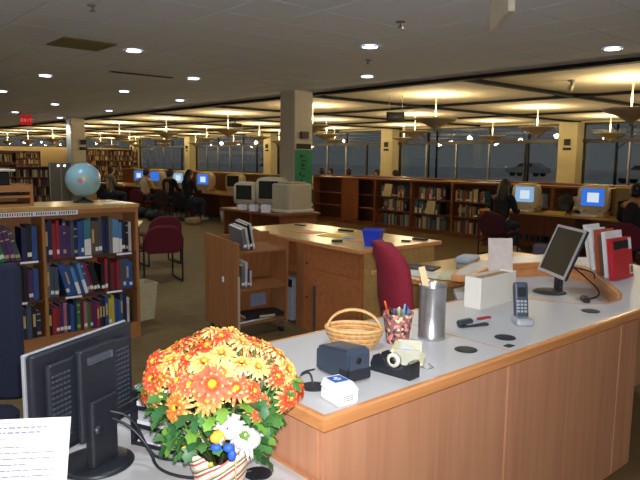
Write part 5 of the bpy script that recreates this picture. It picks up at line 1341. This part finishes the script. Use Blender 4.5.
pb = tag(MB().rbox(-.12, .12, -.16, .16, 0, .22, .08).build('bag', mat('lilac_bag', (132, 130, 160), .7), None, (10.15, 5.72, 0), .3), 'lilac bag on the floor beside the typing person', 'bag')

# ------------------------------------------------------------------ far bookcases (single books too small to tell apart: joined rows)
def far_case(name, label, x, y, rz, w, h, nlev, seed, depth=.3, plain=W_DARK, group=None):
    t = thing(name, label, 'bookcase', (x, y, 0), rz, group); rnd = random.Random(seed)
    MB().box(0, w, depth-.02, depth, 0, h).build('back_panel', plain, t); MB().box(0, w, 0, depth, h-.03, h+.0).build('top', W_RED, t)
    nb = max(1, round(w/.95)); bw = w/nb
    for k in range(nb+1): xx = min(w-.03, k*bw); MB().box(xx, xx+.03, 0, depth-.02, 0, h-.03).build('upright', plain, t)
    lh = (h-.15)/nlev
    cols = [mat('far_cover_%d' % i, c, .7) for i, c in enumerate(((176, 150, 104), (110, 40, 36), (60, 50, 46), (188, 176, 140), (46, 60, 70), (140, 96, 60), (84, 84, 60)))]
    for li in range(nlev):
        z = .1+lh*li; MB().box(.03, w-.03, .01, depth-.02, z-.03, z).build('shelf', W_RED, t)
        b = MB(); xx = .04
        while xx < w-.1:
            if abs((xx % bw)) < .05: xx += .05; continue
            ww = rnd.uniform(.025, .055); b.m = rnd.randrange(7); b.box(xx, xx+ww, .03, .2, z+.001, z+min(lh-.06, rnd.uniform(.2, .29))); xx += ww+.001 if rnd.random() > .12 else ww+rnd.uniform(.05, .15)
        stuff(b.build('book_row', cols, t))
    return t
far_case('far_bookcase', 'long far bookcase under the clerestory beyond the far pillar', 14.3, 40.6, 0, 4.4, 2.15, 6, 1)
far_case('far_bookcase', 'far bookcase at the end wall, left of the far pillar', 9.0, 40.6, 0, 3.4, 1.95, 5, 2)
far_case('stack_bookcase', 'dark free-standing bookcase left of the far pillar', 5.55, 21.4, math.radians(-8), 1.25, 1.32, 4, 3)
far_case('stack_bookcase', 'reddish-topped bookcase behind the display stand', 4.0, 19.6, math.radians(-4), 1.3, 1.42, 4, 4, .3, W_REDZ)
far_case('stack_bookcase', 'bookcase at the left behind the copier', 4.6, 26.5, 0, 2.6, 1.8, 5, 5)
cab = thing('metal_cabinet', 'grey glass-fronted metal cabinet in front of the far pillar', 'cabinet', (6.75, 20.25, 0), math.radians(-15))
GM_ = mat('grey_cabinet', (104, 98, 88), .35, metal=.4)
MB().box(-.32, .32, -.2, .2, 0, 1.45).build('body', GM_, cab, bevel=.006)
for x in (-.32, .0, .30): MB().box(x, x+.025, -.215, -.2, .02, 1.43).build('frame_post', CHROME, cab)
for x in (-.06, .12): MB().ball((x, -.215, 1.36), .035).build('reflection_glint', emis('cabinet_glint', (235, 240, 255), 3), cab)  # glowing balls put in for bright reflections on the cabinet
wbn = tag(MB().lathe([(0, 0), (.14, 0), (.17, .34), (.165, .34), (.13, .01), (0, .01)], 18).build('waste_bin', BEIGE2, None, (8.5, 13.4, 0)), 'small beige bin under the long computer desk', 'waste bin')
